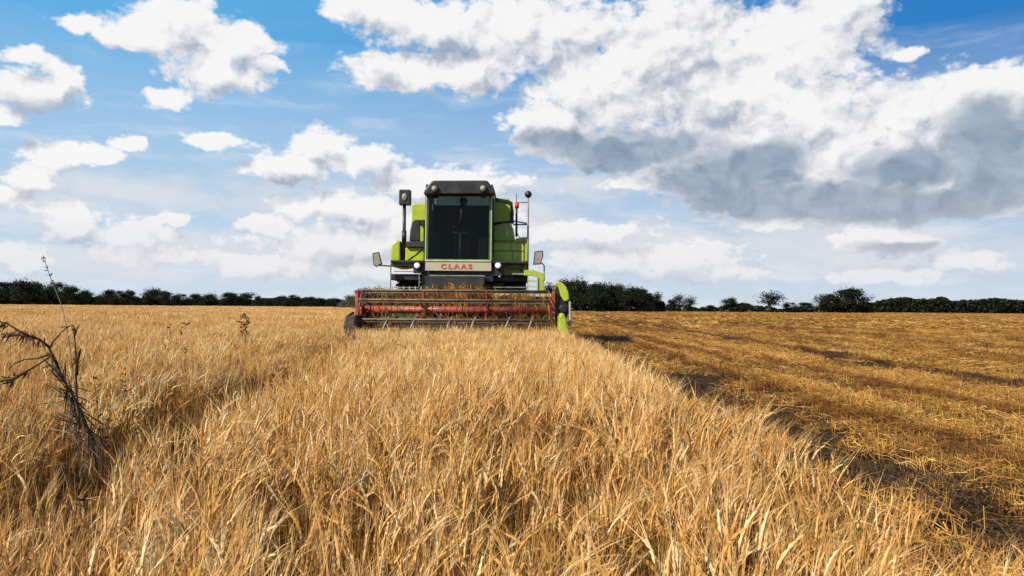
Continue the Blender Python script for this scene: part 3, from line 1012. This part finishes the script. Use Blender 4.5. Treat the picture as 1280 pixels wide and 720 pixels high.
# mirrors
def mirror(pts, arm, d=.05):
    m_ = MB(); m_.pprism(pts, YC - .15, .06)
    o = m_.build('wing_mirror', M['black'], root, .012)
    cx_ = sum(p[0] for p in pts) / len(pts); cy_ = sum(p[1] for p in pts) / len(pts)
    g_ = MB(); g_.pprism([(cx_ + (x - cx_) * .8, cy_ + (y - cy_) * .85) for x, y in pts], YC - .165, .012)
    g_.build('mirror_back', M['bat'], o)
    a_ = MB(); a_.tube(arm, .017, 6); a_.build('mirror_arm', M['steel'], root)
mirror([(464, 316), (472.5, 314.5), (476.5, 330), (469, 333.5), (465.5, 331)], [P(473, 331.5, YC), P(488, 332.5, YC)])
mirror([(668, 314), (678.5, 313), (679, 320), (675.5, 330.5), (666, 331)], [P(676, 328, YC), P(680, 332, YC), P(680.5, 350, YC), P(676, 356, YC)])

# ------------------------------------------------------------------ header with reel
hdr = MB()
HL, HR = P(447, 0, YR).x, P(691, 0, YR).x
hdr.box(HL, HR, 17.25, 17.33, .28, 1.18)                                # back sheet
hdr.prism([(17.25, .30), (16.6, .20), (15.75, .28), (15.75, .25), (16.6, .165), (17.25, .262)], 'x', HL, HR)   # trough floor
ho = hdr.build('header', M['dkgreen'], root, .006)
fr = MB()
fr.box(HL, P(525, 0, 17.1).x, 17.02, 17.12, P(0, 361.6, 17.1).z - .02, P(0, 361.6, 17.1).z + .06)
fr.box(HL, P(525, 0, 17.1).x, 17.02, 17.10, P(0, 371.5, 17.1).z - .03, P(0, 371.5, 17.1).z + .015)
fr.box(HL, HR, 17.13, 17.245, 1.18, 1.25)
for k in range(11):
    x = HL + .12 + k * .125
    fr.box(x, x + .02, 17.05, 17.09, 1.20, 1.38)
fr.build('back_frame', M['pale'], ho, .005)
au = MB(); au.tube([(HL + .1, 16.75, .55), (HR - .1, 16.75, .55)], .17, 16)
nfl = 170; L_ = HR - HL - .3
for seg in range(nfl):
    def pt(i, r_):
        x = HL + .15 + L_ * i / nfl; s_ = 1 if x < (HL + HR) / 2 else -1
        a = s_ * 2 * math.pi * (x - (HL + HR) / 2) / .5
        return (x, 16.75 + r_ * math.cos(a), .55 + r_ * math.sin(a))
    au.add([pt(seg, .165), pt(seg + 1, .165), pt(seg + 1, .29), pt(seg, .29)], [(0, 1, 2, 3)])
au.build('auger', M['steel'], ho)
kn = MB(); kn.box(HL, HR, 15.72, 15.77, .235, .262)
for k in range(58):
    x = HL + .04 + k * (HR - HL - .08) / 57
    kn.prism([(x - .02, 15.73), (x, 15.60), (x + .02, 15.73)], 'z', .235, .25)
kn.build('knife_bar', M['steel'], ho)
# end sheets
for x0, x1, nm in ((HL - .05, HL - .005, 0), (HR + .005, HR + .05, 1)):
    e = MB(); e.prism([(17.33, .22), (17.33, 1.22), (16.9, 1.25), (16.3, .75), (15.6, .55), (15.35, .25), (15.7, .20)], 'x', x0, x1)
    e.build('end_sheet', M['dkgreen'], ho, .006)
# crop dividers
dv = MB()
for Y0, pts in ((15.0, [(432, 417), (430.5, 405), (433.5, 397), (440, 393.5), (444, 394), (443, 402), (441, 410), (440, 418), (436, 421)]),):
    dv.pprism(pts, Y0 + .3, 1.1)
dv.tube([P(434, 419, 15.5), P(431, 408, 15.4), P(434, 396, 15.5), P(441, 391, 15.8)], .035, 8)
dv.tube([P(440, 420, 15.4), P(444, 404, 15.5), P(447, 394, 15.8)], .03, 8)
dv.build('crop_divider', M['rubber'], ho, .02)
dv = MB()
dv.pprism([(698.5, 412), (699, 396), (702, 391), (705.5, 392), (708, 399), (709.5, 410), (713, 416), (715, 420), (711, 421), (706, 422), (702, 419)], 15.15, .9)
dvo = dv.build('crop_divider', M['green'], ho, .03)
dv = MB()
dv.tube([P(712.5, 377, 15.6), P(713, 398, 15.4), P(712, 407, 15.3)], .026, 8)
dv.pprism([(699, 424), (702, 418.5), (711, 420.5), (716, 418.5), (717, 422.5), (709, 425.5)], 15.1, .7)
dv.build('divider_shoe', M['bat'], dvo, .01)
gd = MB()
gd.pprism([(694.5, 352.5), (698, 351.5), (704, 354), (708, 358.5), (711, 366), (711.8, 374), (709, 377.3), (705, 376.5), (701, 370), (698.5, 361)], 15.9, .55)
gd.build('belt_guard', M['green'], ho, .03)
bk2 = MB()
bk2.pprism([(696, 357), (701, 372), (706, 378), (711.5, 379), (712, 390), (708, 398), (701, 391), (698, 402), (698, 416), (692, 408), (691.8, 362)], 16.0, .7)
bk2.disc(tuple(P(704, 386, 15.98)), (0, 1, 0), .09, .1, 20)
bk2.build('drive_housing', M['black'], ho, .02)

# reel
reel_c = P(570, 387.5, YR)
RZ, RRAD = reel_c.z, .39
x0, x1 = P(449, 0, YR).x, P(689, 0, YR).x
rt = MB(); rt.tube([(x0, YR, RZ), (x1, YR, RZ)], .074, 18)
reel = rt.build('reel_tube', M['red'], ho)
spx = [452.5, 528.5, 608, 686.5]
offs = R(30)
for px in spx:
    x = P(px, 0, YR).x
    s_ = MB()
    for k in range(6):
        a = offs + k * math.pi / 3
        c_, sn = math.cos(a), math.sin(a)
        p0 = Vector((x, YR, RZ)); p1 = Vector((x, YR + RRAD * c_, RZ + RRAD * sn))
        per = Vector((0, -sn, c_)) * .022
        s_.add([p0 - per + Vector((-.012,0,0)), p0 + per + Vector((-.012,0,0)), p1 + per * .7 + Vector((-.012,0,0)), p1 - per * .7 + Vector((-.012,0,0)),
                p0 - per + Vector((.012,0,0)), p0 + per + Vector((.012,0,0)), p1 + per * .7 + Vector((.012,0,0)), p1 - per * .7 + Vector((.012,0,0))],
               [(0,1,2,3),(7,6,5,4),(0,4,5,1),(1,5,6,2),(2,6,7,3),(3,7,4,0)])
    s_.disc((x, YR, RZ), (1, 0, 0), .125, .05, 20)
    if px in (452.5, 686.5):
        ringp = [Vector((x, YR + .30 * math.cos(a), RZ + .30 * math.sin(a))) for a in np.linspace(0, 2 * math.pi, 31)]
        s_.tube(ringp, .014, 6, False)
    s_.build('reel_spider', M['red'], ho)
for k in range(6):
    a = offs + k * math.pi / 3
    y, z = YR + RRAD * math.cos(a), RZ + RRAD * math.sin(a)
    b_ = MB(); b_.tube([(x0 + .05, y, z), (x1 - .05, y, z)], .02, 8)
    b_.box(x0 + .06, x1 - .06, y + .008, y + .016, z - .055, z + .01)
    n_ = 32
    for j in range(n_):
        xx = x0 + .1 + (x1 - x0 - .2) * j / (n_ - 1)
        b_.tube([(xx, y, z), (xx, y + .03, z - .05), (xx, y + .05, z - .21)], .0075, 4)
    b_.build('reel_bat', M['rusty'], ho)
# reel carrying arms
for px in (446.5, 692.0):
    x = P(px, 0, YR).x
    a_ = MB()
    a_.box(x - .032, x + .032, YR - .10, YR + .06, P(0, 412, YR).z, P(0, 359, YR).z)
    a_.prism([(YR + .06, RZ + .10), (17.3, 1.15), (17.3, 1.03), (YR + .06, RZ - .02)], 'x', x - .03, x + .03)
    a_.build('reel_arm', M['red'], ho, .008)
for px in (528.5, 608.5):
    x = P(px, 0, YR - .12).x
    a_ = MB()
    a_.box(x - .025, x + .025, YR - .13, YR - .09, P(0, 400, YR).z, P(0, 362 if px < 600 else 379, YR).z)
    a_.build('reel_stay', M['red'], ho, .004)
for px in (481, 515, 560, 590, 633, 662):      # bent crop lifters under the reel
    l_ = MB(); c = P(px, 400, 15.7)
    l_.tube([c + Vector((.10, .25, .06)), c + Vector((.07, .02, .05)), c + Vector((.02, -.1, -.08)), c + Vector((-.05, -.16, -.30))], .018, 6)
    l_.build('crop_lifter', M['bat'], ho)

# straw riding on the reel and the feeder
q = random.Random(77)
s = Straw(q)
for i in range(4200):
    if q.random() < .65:
        px = q.uniform(500, 662); py = q.gauss(375.5, 2.0)
    else:
        px = q.uniform(534, 608); py = q.gauss(367, 3.4)
    py = min(max(py, 361.5), 380)
    p0 = P(px, py, q.uniform(16.75, 17.15))
    d_ = Vector((q.gauss(0, 1), q.gauss(0, .6), q.gauss(0, .45))).normalized()
    L = q.uniform(.08, .26)
    s.ribbon([p0, p0 + d_ * L * .5 + Vector((0, 0, .012)), p0 + d_ * L - Vector((0, 0, .03))], [.004, .007, .004], d_.cross(Vector((0, 1, .3))).normalized(), q.random())
for i in range(1500):
    px = q.uniform(452, 690); p0 = P(px, q.choice((q.gauss(399, 2.5), q.gauss(409, 3), q.gauss(375, 2))), q.uniform(15.62, 16.4))
    d_ = Vector((q.gauss(0, .6), q.gauss(0, .5), q.gauss(0, 1))).normalized()
    s.ribbon([p0, p0 + d_ * .08, p0 + d_ * .17], [.003, .005, .002], d_.cross(Vector((0, 1, .3))).normalized(), q.random())
so = proto_mesh('cut_straw', s.V, s.F, [a_ * .5 for a_ in s.r], M['straw']); COL.objects.link(so)
tag(so, 'tangled cut straw heaped on the header in front of the cab', 'straw', kind='stuff')
hb = MB()
rowx = np.linspace(P(503, 0, 17).x, P(660, 0, 17).x, 40)
vs = []; fs = []
for i, x in enumerate(rowx):
    hgt = .26 if P(534, 0, 17).x < x < P(608, 0, 17).x else .10
    hgt *= .85 + .3 * smooth_noise(np.array([x]), np.array([0.]), 3, 6)[0]
    for j in range(7):
        a = math.pi * j / 6
        vs.append((x, 17.0 - .13 * math.cos(a), 1.03 + hgt * math.sin(a)))
for i in range(39):
    for j in range(6):
        fs.append((i * 7 + j, (i + 1) * 7 + j, (i + 1) * 7 + j + 1, i * 7 + j + 1))
hb.add(vs, fs, True)
hbo = hb.build('straw_heap', M['dirt'], None)
hbo.parent = so
# ------------------------------------------------------------------ driver
def skin_body(name, verts, edges, radii, material, parent, rootv=0, sub=2):
    me = bpy.data.meshes.new(name)
    me.from_pydata(verts, edges, []); me.materials.append(material)
    o = bpy.data.objects.new(name, me); COL.objects.link(o)
    if parent: o.parent = parent
    md = o.modifiers.new('skin', 'SKIN')
    sv = me.skin_vertices[0].data if me.skin_vertices else None
    if sv is None:
        bpy.context.view_layer.objects.active = o
    for i, r_ in enumerate(radii):
        rr_ = r_ if isinstance(r_, tuple) else (r_, r_)
        sv[i].radius = rr_; sv[i].use_root = (i == rootv)
    md.use_smooth_shade = True
    sb = o.modifiers.new('sub', 'SUBSURF'); sb.levels = sub; sb.render_levels = sub
    return o
per = empty('person', (cx, YC + 1.0, zf + .72))
tag(per, 'driver in dark clothes sitting in the cab with hands on the steering wheel', 'person')
V = [(0,0,.08),(0,.03,.26),(0,.03,.44),(0,.0,.56),(0,-.01,.64),(0,-.03,.76),(0,-.03,.84)]
Ed = [(0,1),(1,2),(2,3),(3,4),(4,5),(5,6)]
Rr = [(.15,.12),(.15,.11),(.17,.12),(.10,.09),(.055,.06),(.082,.10),(.06,.075)]
def chain(start, pts, rs):
    prev = start
    for p, r_ in zip(pts, rs):
        V.append(p); Rr.append(r_); Ed.append((prev, len(V) - 1)); prev = len(V) - 1
    return prev
hands = {}
for sg in (-1, 1):
    e_ = chain(3, [(sg * .19, 0, .53), (sg * .25, -.10, .27), (sg * .20, -.36, .17), (sg * .175, -.44, .14)], [.07, .052, .036, (.03, .022)])
    hands[sg] = e_
    chain(0, [(sg * .11, -.03, .07), (sg * .15, -.42, .10), (sg * .15, -.48, -.42), (sg * .15, -.62, -.64)], [.10, .075, .05, .042])
pb = skin_body('body', V, Ed, Rr, M['cloth'], per)
hv, he, hr = [(0,-.03,.74),(0,-.035,.80),(0,-.03,.87)], [(0,1),(1,2)], [(.07,.08),(.082,.095),(.06,.07)]
skin_body('face', [(0,-.05,.70),(0,-.055,.77),(0,-.05,.83)], he, [(.055,.06),(.072,.08),(.06,.07)], M['skin'], per)
fm = MB(); o_ = Vector(per.location)
fm.ball(tuple(o_ + Vector((0, -.140, .765))), (.013, .018, .024), 6)
fm.build('nose', M['skin'], per)
for sg in (-1, 1):
    MB().ball(tuple(o_ + Vector((sg * .078, -.04, .77))), (.012, .02, .032), 6).build('ear', M['skin'], per)
ey = MB()
for sg in (-1, 1):
    MB().ball(tuple(o_ + Vector((sg * .03, -.128, .79))), .010, 6).build('eye', M['hair'], per)
ey.ball(tuple(o_ + Vector((0, -.130, .72))), (.024, .006, .006), 6)
ey.build('mouth', M['hair'], per)
hc = MB(); hc.ball(tuple(o_ + Vector((0, -.02, .835))), (.098, .115, .075), 12)
hc.build('cap', M['cloth'], per)
for sg in (-1, 1):
    c0 = (sg * .175, -.44, .14)
    Vh = [c0, (c0[0], c0[1] - .05, c0[2] + .005)]; Eh = [(0, 1)]; Rh = [(.028, .018), (.034, .016)]
    for f_, (dx, L) in enumerate(((-.028, .062), (-.009, .072), (.010, .068), (.028, .054))):
        p = Vector(Vh[1]) + Vector((dx * .8, -.018, 0)); a0 = len(Vh)
        Vh.append(tuple(p)); Rh.append(.0095); Eh.append((1, a0))
        Vh.append(tuple(p + Vector((dx * .15, -L * .45, -.004)))); Rh.append(.009); Eh.append((a0, a0 + 1))
        Vh.append(tuple(p + Vector((dx * .15, -L * .62, -L * .42)))); Rh.append(.008); Eh.append((a0 + 1, a0 + 2))
    a0 = len(Vh); t0 = Vector(c0) + Vector((-sg * .028, -.022, 0))
    Vh += [tuple(t0), tuple(t0 + Vector((-sg * .022, -.028, -.014)))]; Rh += [.011, .009]; Eh += [(0, a0), (a0, a0 + 1)]
    skin_body('hand', Vh, Eh, Rh, M['skin'], per, 0, 1)

# ------------------------------------------------------------------ trees
def leaf_mat(name, dark, light):
    m = bpy.data.materials.new(name); m.use_nodes = True
    t = NT(m.node_tree); b = m.node_tree.nodes['Principled BSDF']
    at = t.n('ShaderNodeAttribute'); at.attribute_name = 'rnd'
    t.put(b.inputs['Base Color'], t.mix(at.outputs['Fac'], dark, light))
    b.inputs['Roughness'].default_value = .75
    b.inputs['Specular IOR Level'].default_value = .12
    return m
M['leaf'] = leaf_mat('dark_foliage', (.008, .012, .006), (.022, .030, .012))
M['leafpale'] = leaf_mat('pale_foliage', (.07, .085, .055), (.14, .15, .09))
M['bark'] = mat('bark', (.045, .035, .025), .9, noise=.3)
def crown_mesh(name, seed, nl, spread, n, ls, material, low=.12):
    """unit tree: 1 m tall, crown made of leaf faces spread through lumpy lobes"""
    q = np.random.default_rng(seed)
    lobes = []
    for i in range(nl):
        a = q.uniform(0, 2 * math.pi); rr_ = spread * math.sqrt(q.random()) * .8
        zc = q.uniform(low + .10, .84)
        taper = 1 - .75 * max(0, (zc - .45)) / .5
        lobes.append((rr_ * math.cos(a) * taper, rr_ * math.sin(a) * taper, zc, q.uniform(.10, .20)))
    V, F, r_ = [], [], []
    for i in range(n):
        lx_, ly_, lz, lr = lobes[q.integers(0, nl)]
        d = q.normal(0, 1, 3); d /= np.linalg.norm(d)
        rad = lr * (q.random() ** .45) * (1 + .25 * q.normal())
        c = np.array([lx_, ly_, lz]) + d * rad * np.array([1.15, 1.15, .85])
        if c[2] < low: c[2] = low + q.random() * .08
        u = q.normal(0, 1, 3); u /= np.linalg.norm(u)
        v = np.cross(u, q.normal(0, 1, 3)); v /= np.linalg.norm(v)
        s1 = ls * q.uniform(.5, 1.3); s2 = s1 * q.uniform(.45, .9)
        o = len(V)
        V += [tuple(c - u * s1), tuple(c + v * s2), tuple(c + u * s1), tuple(c - v * s2)]
        F.append((o, o + 1, o + 2, o + 3)); r_ += [q.random()] * 4
    o = proto_mesh(name, V, F, r_, material)
    return o.data, lobes
def trunk_mesh(name, lobes, seed):
    q = random.Random(seed); t = MB()
    t.tube([(0, 0, -.02), (.008, 0, .15), (-.004, .006, .32), (.01, 0, .55), (.0, 0, .74)], [.028, .021, .018, .011, .004], 8)
    for (x, y, z, r_) in lobes[:9]:
        zb = q.uniform(.14, .42)
        t.tube([(0, 0, zb), (x * .5, y * .5, (zb + z) * .5 - .02), (x, y, z)], [.011, .007, .002], 5)
    o = t.build(name, M['bark']); d = o.data
    bpy.data.objects.remove(o)
    return d
TP = []
for i, (nl, sp, n, lo_) in enumerate(((22, .42, 7000, .03), (28, .52, 8200, .02), (18, .34, 6000, .03), (32, .62, 9000, .02))):
    cm, lb = crown_mesh('crown', 40 + i, nl, sp, n, .020, M['leaf'], lo_)
    TP.append((cm, trunk_mesh('trunk', lb, i)))
cm, lb = crown_mesh('crown', 61, 11, .30, 1500, .020, M['leaf'], .28); TP.append((cm, trunk_mesh('trunk', lb, 9)))   # thin open crown
cm, lb = crown_mesh('crown', 62, 18, .50, 3000, .022, M['leafpale'], .05); TP.append((cm, trunk_mesh('trunk', lb, 10)))
def tree(px, ytop, halfw, Y, proto, label, group=None, kindname='broadleaf_tree'):
    base = P(px, 0, Y); ztop = P(px, ytop, Y).z
    h_ = ztop * 1.03
    cm, tm = TP[proto]
    xs = [v.co.x for v in list(cm.vertices)[::9]]
    wx = 1.25 * halfw / FPX * Y / (max(xs) * .92)
    e = empty(kindname, (base.x, Y, 0))
    tag(e, label, 'tree', group)
    rzv = random.uniform(0, 6.28)
    for nm, me in (('trunk', tm), ('crown', cm)):
        o = bpy.data.objects.new(nm, me); COL.objects.link(o)
        o.parent = e; o.scale = (wx, wx, h_); o.rotation_euler = (0, 0, rzv)
    return e
GL = 'dark trees along the left horizon'
order = ['first', 'second', 'third', 'fourth', 'fifth', 'sixth', 'seventh', 'eighth', 'ninth', 'tenth', 'eleventh', 'twelfth', 'thirteenth', 'fourteenth', 'fifteenth', 'sixteenth', 'seventeenth', 'eighteenth', 'nineteenth', 'twentieth', 'twenty-first', 'twenty-second', 'twenty-third', 'twenty-fourth', 'twenty-fifth']
LEFT = [(-16, 349, 20), (8, 349, 20), (24, 347.5, 17), (44, 351, 17), (63, 351, 17), (84, 355.5, 16), (100, 361, 11), (128, 361, 13), (146, 362, 11), (160, 361.5, 12), (188, 359, 15), (208, 363, 13), (222, 366, 10), (240, 366, 11), (258, 366, 13), (288, 364.5, 13), (305, 364.5, 14), (319, 369, 8), (333, 372, 6), (350, 369, 11), (366, 367.5, 11), (384, 370, 13), (402, 371.5, 12), (418, 372, 12)]
for i, (px, yt, hw) in enumerate(LEFT):
    Y = 260 + 12 * math.sin(i * 2.1)
    desc = 'tall dark' if yt < 357 else ('mid-height dark' if yt < 366 else 'low dark')
    tree(px, yt, hw, Y, i % 4, '%s tree, %s from the left edge in the row along the left horizon' % (desc, order[i]), GL)
for i, (px, yt, hw) in enumerate([(437, 366, 10), (452, 357, 13), (466, 354, 11), (481, 356, 9)]):
    tree(px, yt, hw, 150 + i * 5, 5, ['low pale grey-green tree at the left end of the clump beside the harvester', 'pale grey-green tree, second from the left in the clump left of the reel',
         'pale grey-green tree behind the left mirror, third in the clump', 'pale grey-green tree partly hidden by the left side of the harvester'][i], 'pale trees left of the harvester')
WR = [(694, 352, 15), (709, 347, 17), (727, 346.5, 17), (743, 352, 15), (755, 351.5, 14), (770, 353, 15), (786, 356.5, 15), (801, 358.5, 14), (816, 364, 11)]
for i, (px, yt, hw) in enumerate(WR):
    tree(px, yt, hw, 190 + 8 * math.sin(i * 1.7), i % 4, 'tall dark tree, %s from the left in the wood right of the harvester' % order[i], 'dark trees in the wood right of the harvester')
for px, yt, hw, pr, lb_ in ((840, 374, 9, 1, 'low dark bushy tree just right of the wood beside the harvester'), (849, 367, 9, 4, 'small airy tree with a thin open crown standing between two low bushes'),
        (861, 369.5, 8, 4, 'small airy tree, right-hand one of the thin pair past the wood'), (884, 381, 9, 3, 'very low bushy tree alone in the widest gap of the right horizon'),
        (911, 371, 10, 2, 'small dark upright tree left of the airy taller tree'), (930, 378, 11, 3, 'low dark bush-like tree between the upright tree and the airy tree'),
        (959, 363.5, 17, 4, 'taller airy tree with sky showing through its open crown'), (985, 377, 8, 0, 'low dark tree right beside the airy open-crowned tree'),
        (1004, 377, 11, 1, 'low dark rounded tree left of the big broad tree'), (1051, 359, 25, 3, 'big broad dark tree standing highest on the right horizon'),
        (1038, 366, 12, 0, 'dark tree joined to the left shoulder of the big broad tree'), (1078, 375, 10, 2, 'small dark tree at the right foot of the big broad tree')):
    tree(px, yt, hw, 215, pr, lb_)
# hedge feet and the far wood: masses nobody could count
def wood(name, profile, Y, label, dens=22, ls=.55, depth=10):
    q = np.random.default_rng(5)
    V, F, r_ = [], [], []
    pxs = [a for a, b in profile]; tops = [b for a, b in profile]
    X0, X1 = pxs[0], pxs[-1]
    n = int((X1 - X0) * dens)
    for i in range(n):
        px = q.uniform(X0, X1)
        t_ = np.interp(px, pxs, tops)
        t_ += 7 * (smooth_noise(np.array([px]), np.array([0.]), 8, .07)[0] - .5) + 1.6 * (smooth_noise(np.array([px]), np.array([0.]), 9, .3)[0] - .5)
        y = Y + q.uniform(0, depth)
        zt_ = P(px, t_, Y).z
        z = zt_ * (1 - q.random() ** 1.6 * 1.0)
        c = np.array([P(px, 0, y).x, y, max(.1, z)])
        u = q.normal(0, 1, 3); u /= np.linalg.norm(u); v = np.cross(u, q.normal(0, 1, 3)); v /= np.linalg.norm(v)
        s1 = ls * q.uniform(.5, 1.3); s2 = s1 * .7; o = len(V)
        V += [tuple(c - u * s1), tuple(c + v * s2), tuple(c + u * s1), tuple(c - v * s2)]
        F.append((o, o + 1, o + 2, o + 3)); r_ += [q.random()] * 4
    o = proto_mesh(name, V, F, r_, M['leaf']); COL.objects.link(o)
    return tag(o, label, 'undergrowth' if 'hedge' in name else 'woodland', kind='stuff')
wood('distant_wood', [(1062, 381), (1085, 379), (1100, 377), (1130, 374), (1150, 372.5), (1170, 372.5), (1190, 374), (1215, 375.5), (1250, 375), (1290, 375), (1400, 374)], 330,
     'long low dark wood closing the horizon at the far right', 75, .6, 25)
wood('left_hedge', [(-120, 366), (60, 368), (105, 372), (180, 373), (300, 375), (430, 377), (452, 379)], 272, 'dark undergrowth filling the gaps below the left row of trees', 30, .6, 4)
wood('wood_edge_hedge', [(676, 366), (760, 366), (800, 370), (822, 378), (830, 380)], 198, 'dark undergrowth at the foot of the wood right of the harvester', 34, .5, 4)
wood('right_hedge', [(826, 383), (870, 385.5), (895, 386), (910, 383), (960, 384), (1010, 384), (1090, 383)], 222, 'thin dark hedge joining the small trees on the right horizon', 12, .4, 4)

# ------------------------------------------------------------------ weeds in the near crop
M['weed'] = mat('withered_dark_weed', (.065, .042, .026), .9, spec=.1, noise=.4, nscale=60)
M['weedlight'] = mat('withered_pale_leaf', (.20, .15, .09), .8, noise=.3, nscale=60)
def weed_path(pxs, Y, r, dy=0.0):
    n = len(pxs)
    return [P(x, y, Y + dy * i / max(1, n - 1)) for i, (x, y) in enumerate(pxs)]
def blades(m_, q, p, d, n, L, wd):
    for i in range(n):
        dd = (d + Vector((q.gauss(0, .35), q.gauss(0, .5), q.gauss(0, .35)))).normalized()
        side = dd.cross(Vector((q.gauss(0, 1), q.gauss(0, 1), q.gauss(0, 1)))).normalized()
        l_ = L * q.uniform(.5, 1.2); a = p + dd * l_ * .5 + Vector((0, 0, -.004)); b = p + dd * l_ + Vector((0, 0, -.02 * q.random()))
        m_.add([p - side * wd * .5, p + side * wd * .5, a + side * wd, a - side * wd, b], [(0, 1, 2, 3), (3, 2, 4)])
q = random.Random(4)
wr = empty('withered_weed', tuple(P(120, 640, 2.45) * 1.0)); wr.location.z = 0
tag(wr, 'large dark withered weed bent over to the left, standing in the near barley', 'weed')
stem = MB()
main = [(128, 640), (118, 575), (112, 545), (95, 508), (78, 480), (62, 450), (55, 433), (42, 424), (24, 418), (0, 404), (-30, 398)]
rs_ = [.0025, .0028, .003, .0032, .0033, .0034, .0032, .003, .0027, .002, .0012]
stem.tube([P(x, y, (3.1, 2.75, 2.55)[i] if i < 3 else 2.45 - .02 * i) for i, (x, y) in enumerate(main)], rs_, 7)
stem.tube(weed_path([(57, 436), (60, 428), (72, 415), (80, 408), (86, 407), (89, 414)], 2.42, 0), [.003, .0025, .002, .002, .0022, .0015], 6)
stem.tube(weed_path([(98, 540), (93, 500), (91, 470), (90, 440), (87, 412)], 2.44, 0), [.003, .003, .0028, .0025, .002], 6)
stem.tube(weed_path([(92, 470), (92, 455), (95, 440), (97, 436)], 2.43, 0), [.004, .005, .004, .001], 6)
stem.tube(weed_path([(56, 444), (40, 449), (25, 450), (12, 455), (5, 463)], 2.40, 0), [.003, .0025, .002, .002, .001], 6)
stem.tube(weed_path([(58, 446), (45, 455), (28, 465), (12, 474), (-8, 478)], 2.38, 0), [.003, .0025, .0035, .005, .004], 6)
stem.tube(weed_path([(60, 448), (61, 462), (60, 468)], 2.4, 0), [.003, .002, .001], 6)
stem.tube(weed_path([(30, 422), (15, 419), (-5, 418)], 2.36, 0), [.003, .004, .003], 6)
stem.build('stem', M['weed'], wr)
lf = MB()
for i in range(len(main) - 1):
    if main[i][1] > 550: continue
    for k in range(6):
        t_ = q.random()
        x = main[i][0] * (1 - t_) + main[i + 1][0] * t_; y = main[i][1] * (1 - t_) + main[i + 1][1] * t_
        p = P(x, y, 2.45 - .25 * (i + t_) / 10)
        d_ = Vector((-.5, 0, .75)) if q.random() < .5 else Vector((.35, 0, -.9))
        blades(lf, q, p, d_, 1 if y < 470 else 8, .045 if y < 470 else .10, .0022)
for (x, y, n_) in ((86, 409, 8), (92, 450, 10), (10, 476, 26), (30, 466, 12), (20, 417, 12), (0, 405, 12), (8, 419, 10), (60, 460, 5), (40, 424, 8)):
    for k in range(n_):
        blades(lf, q, P(x + q.gauss(0, 5), y + q.gauss(0, 2), 2.4), Vector((-.6, 0, q.uniform(-.6, .3))), 1, .035, .0026)
lf.build('leaf', M['weed'], wr)
pf = MB()
for k in range(46):
    t_ = q.random(); x = 84 + 30 * t_; y = 500 + 52 * t_
    blades(pf, q, P(x + q.gauss(-8, 6), y + q.gauss(6, 8), 2.38), Vector((.5, 0, -.9)) if q.random() < .6 else Vector((-.8, 0, .1)), 1, .085, .0022)
o = pf.build('dried_leaf', M['weedlight'], wr); o['label'] = 'paler dried leaves hanging from the bent stem'
# tall thin grass head over the horizon
gs = empty('grass_stalk', tuple(P(84, 560, 2.8))); gs.location.z = 0
tag(gs, 'single tall dark grass stalk whose seed head rises above the left horizon', 'grass stalk')
m_ = MB(); path = [(104, 640), (92, 500), (80, 420), (72, 385), (64, 366), (57, 350), (51, 334), (46, 320)]
m_.tube(weed_path(path, 2.8, 0), [.0022, .002, .0016, .0014, .0013, .0012, .0012, .0008], 5); m_.build('stem', M['weedlight'], gs)
m_ = MB()
for k in range(30):
    t_ = q.random(); x = 46 + 16 * t_; y = 320 + 40 * t_
    if 338 < y < 343: continue
    blades(m_, q, P(x + q.gauss(0, .8), y, 2.8), Vector((-.35, 0, .9)), 1, .022, .0026)
m_.build('seed_head', M['weed'], gs)
def dock(px, py, Y, h_, n, label, name='dock_plant', sd=1, dark=True):
    q = random.Random(sd)
    b = P(px, py, Y); e = empty(name, (b.x, Y, 0)); tag(e, label, 'weed')
    m_ = MB(); m2 = MB()
    for k in range(n):
        dx = q.gauss(0, .12 * h_); tp = Vector((b.x + dx, Y + q.gauss(0, .08 * h_), b.z + q.uniform(-.15, .0) * h_))
        ft = Vector((b.x + dx * .1, Y, .0))
        md_ = ft * .4 + tp * .6 + Vector((-dx * .2, 0, 0))
        m_.tube([ft, md_, tp], [.0022, .0018, .001], 5)
        for j in range(12):
            t_ = q.uniform(.62, 1.0); p = md_ * (1 - (t_ - .6) / .4) + tp * ((t_ - .6) / .4)
            blades(m2, q, p, Vector((q.gauss(0, .6), q.gauss(0, .6), .7)), 1, .10 * h_, .010 * h_ + .002)
    m_.build('stem', M['weed'], e); m2.build('seed_head', M['weed'], e)
dock(305, 390, 11.5, .75, 6, 'dark bushy weed poking out of the barley left of the harvester', sd=3)
dock(208, 400, 9.0, .7, 2, 'small dark thin weed in the far barley left of the bushy one', sd=4)
dock(134, 466, 3.3, .35, 1, 'short brown seed head standing right of the bent weed', sd=5)
dock(128, 500, 3.2, .30, 2, 'dark tuft of dead leaves in the gap at the right of the bent weed', sd=6)
dock(72, 585, 1.8, .30, 1, 'nearest dark curled weed tip low at the left edge of the barley', sd=8)
dock(234, 425, 6.5, .4, 1, 'thin dark sprig in the left barley halfway to the horizon', sd=9)
dock(165, 455, 4.4, .4, 1, 'lone dark curved weed tip between the bent weed and the tramline', sd=10)
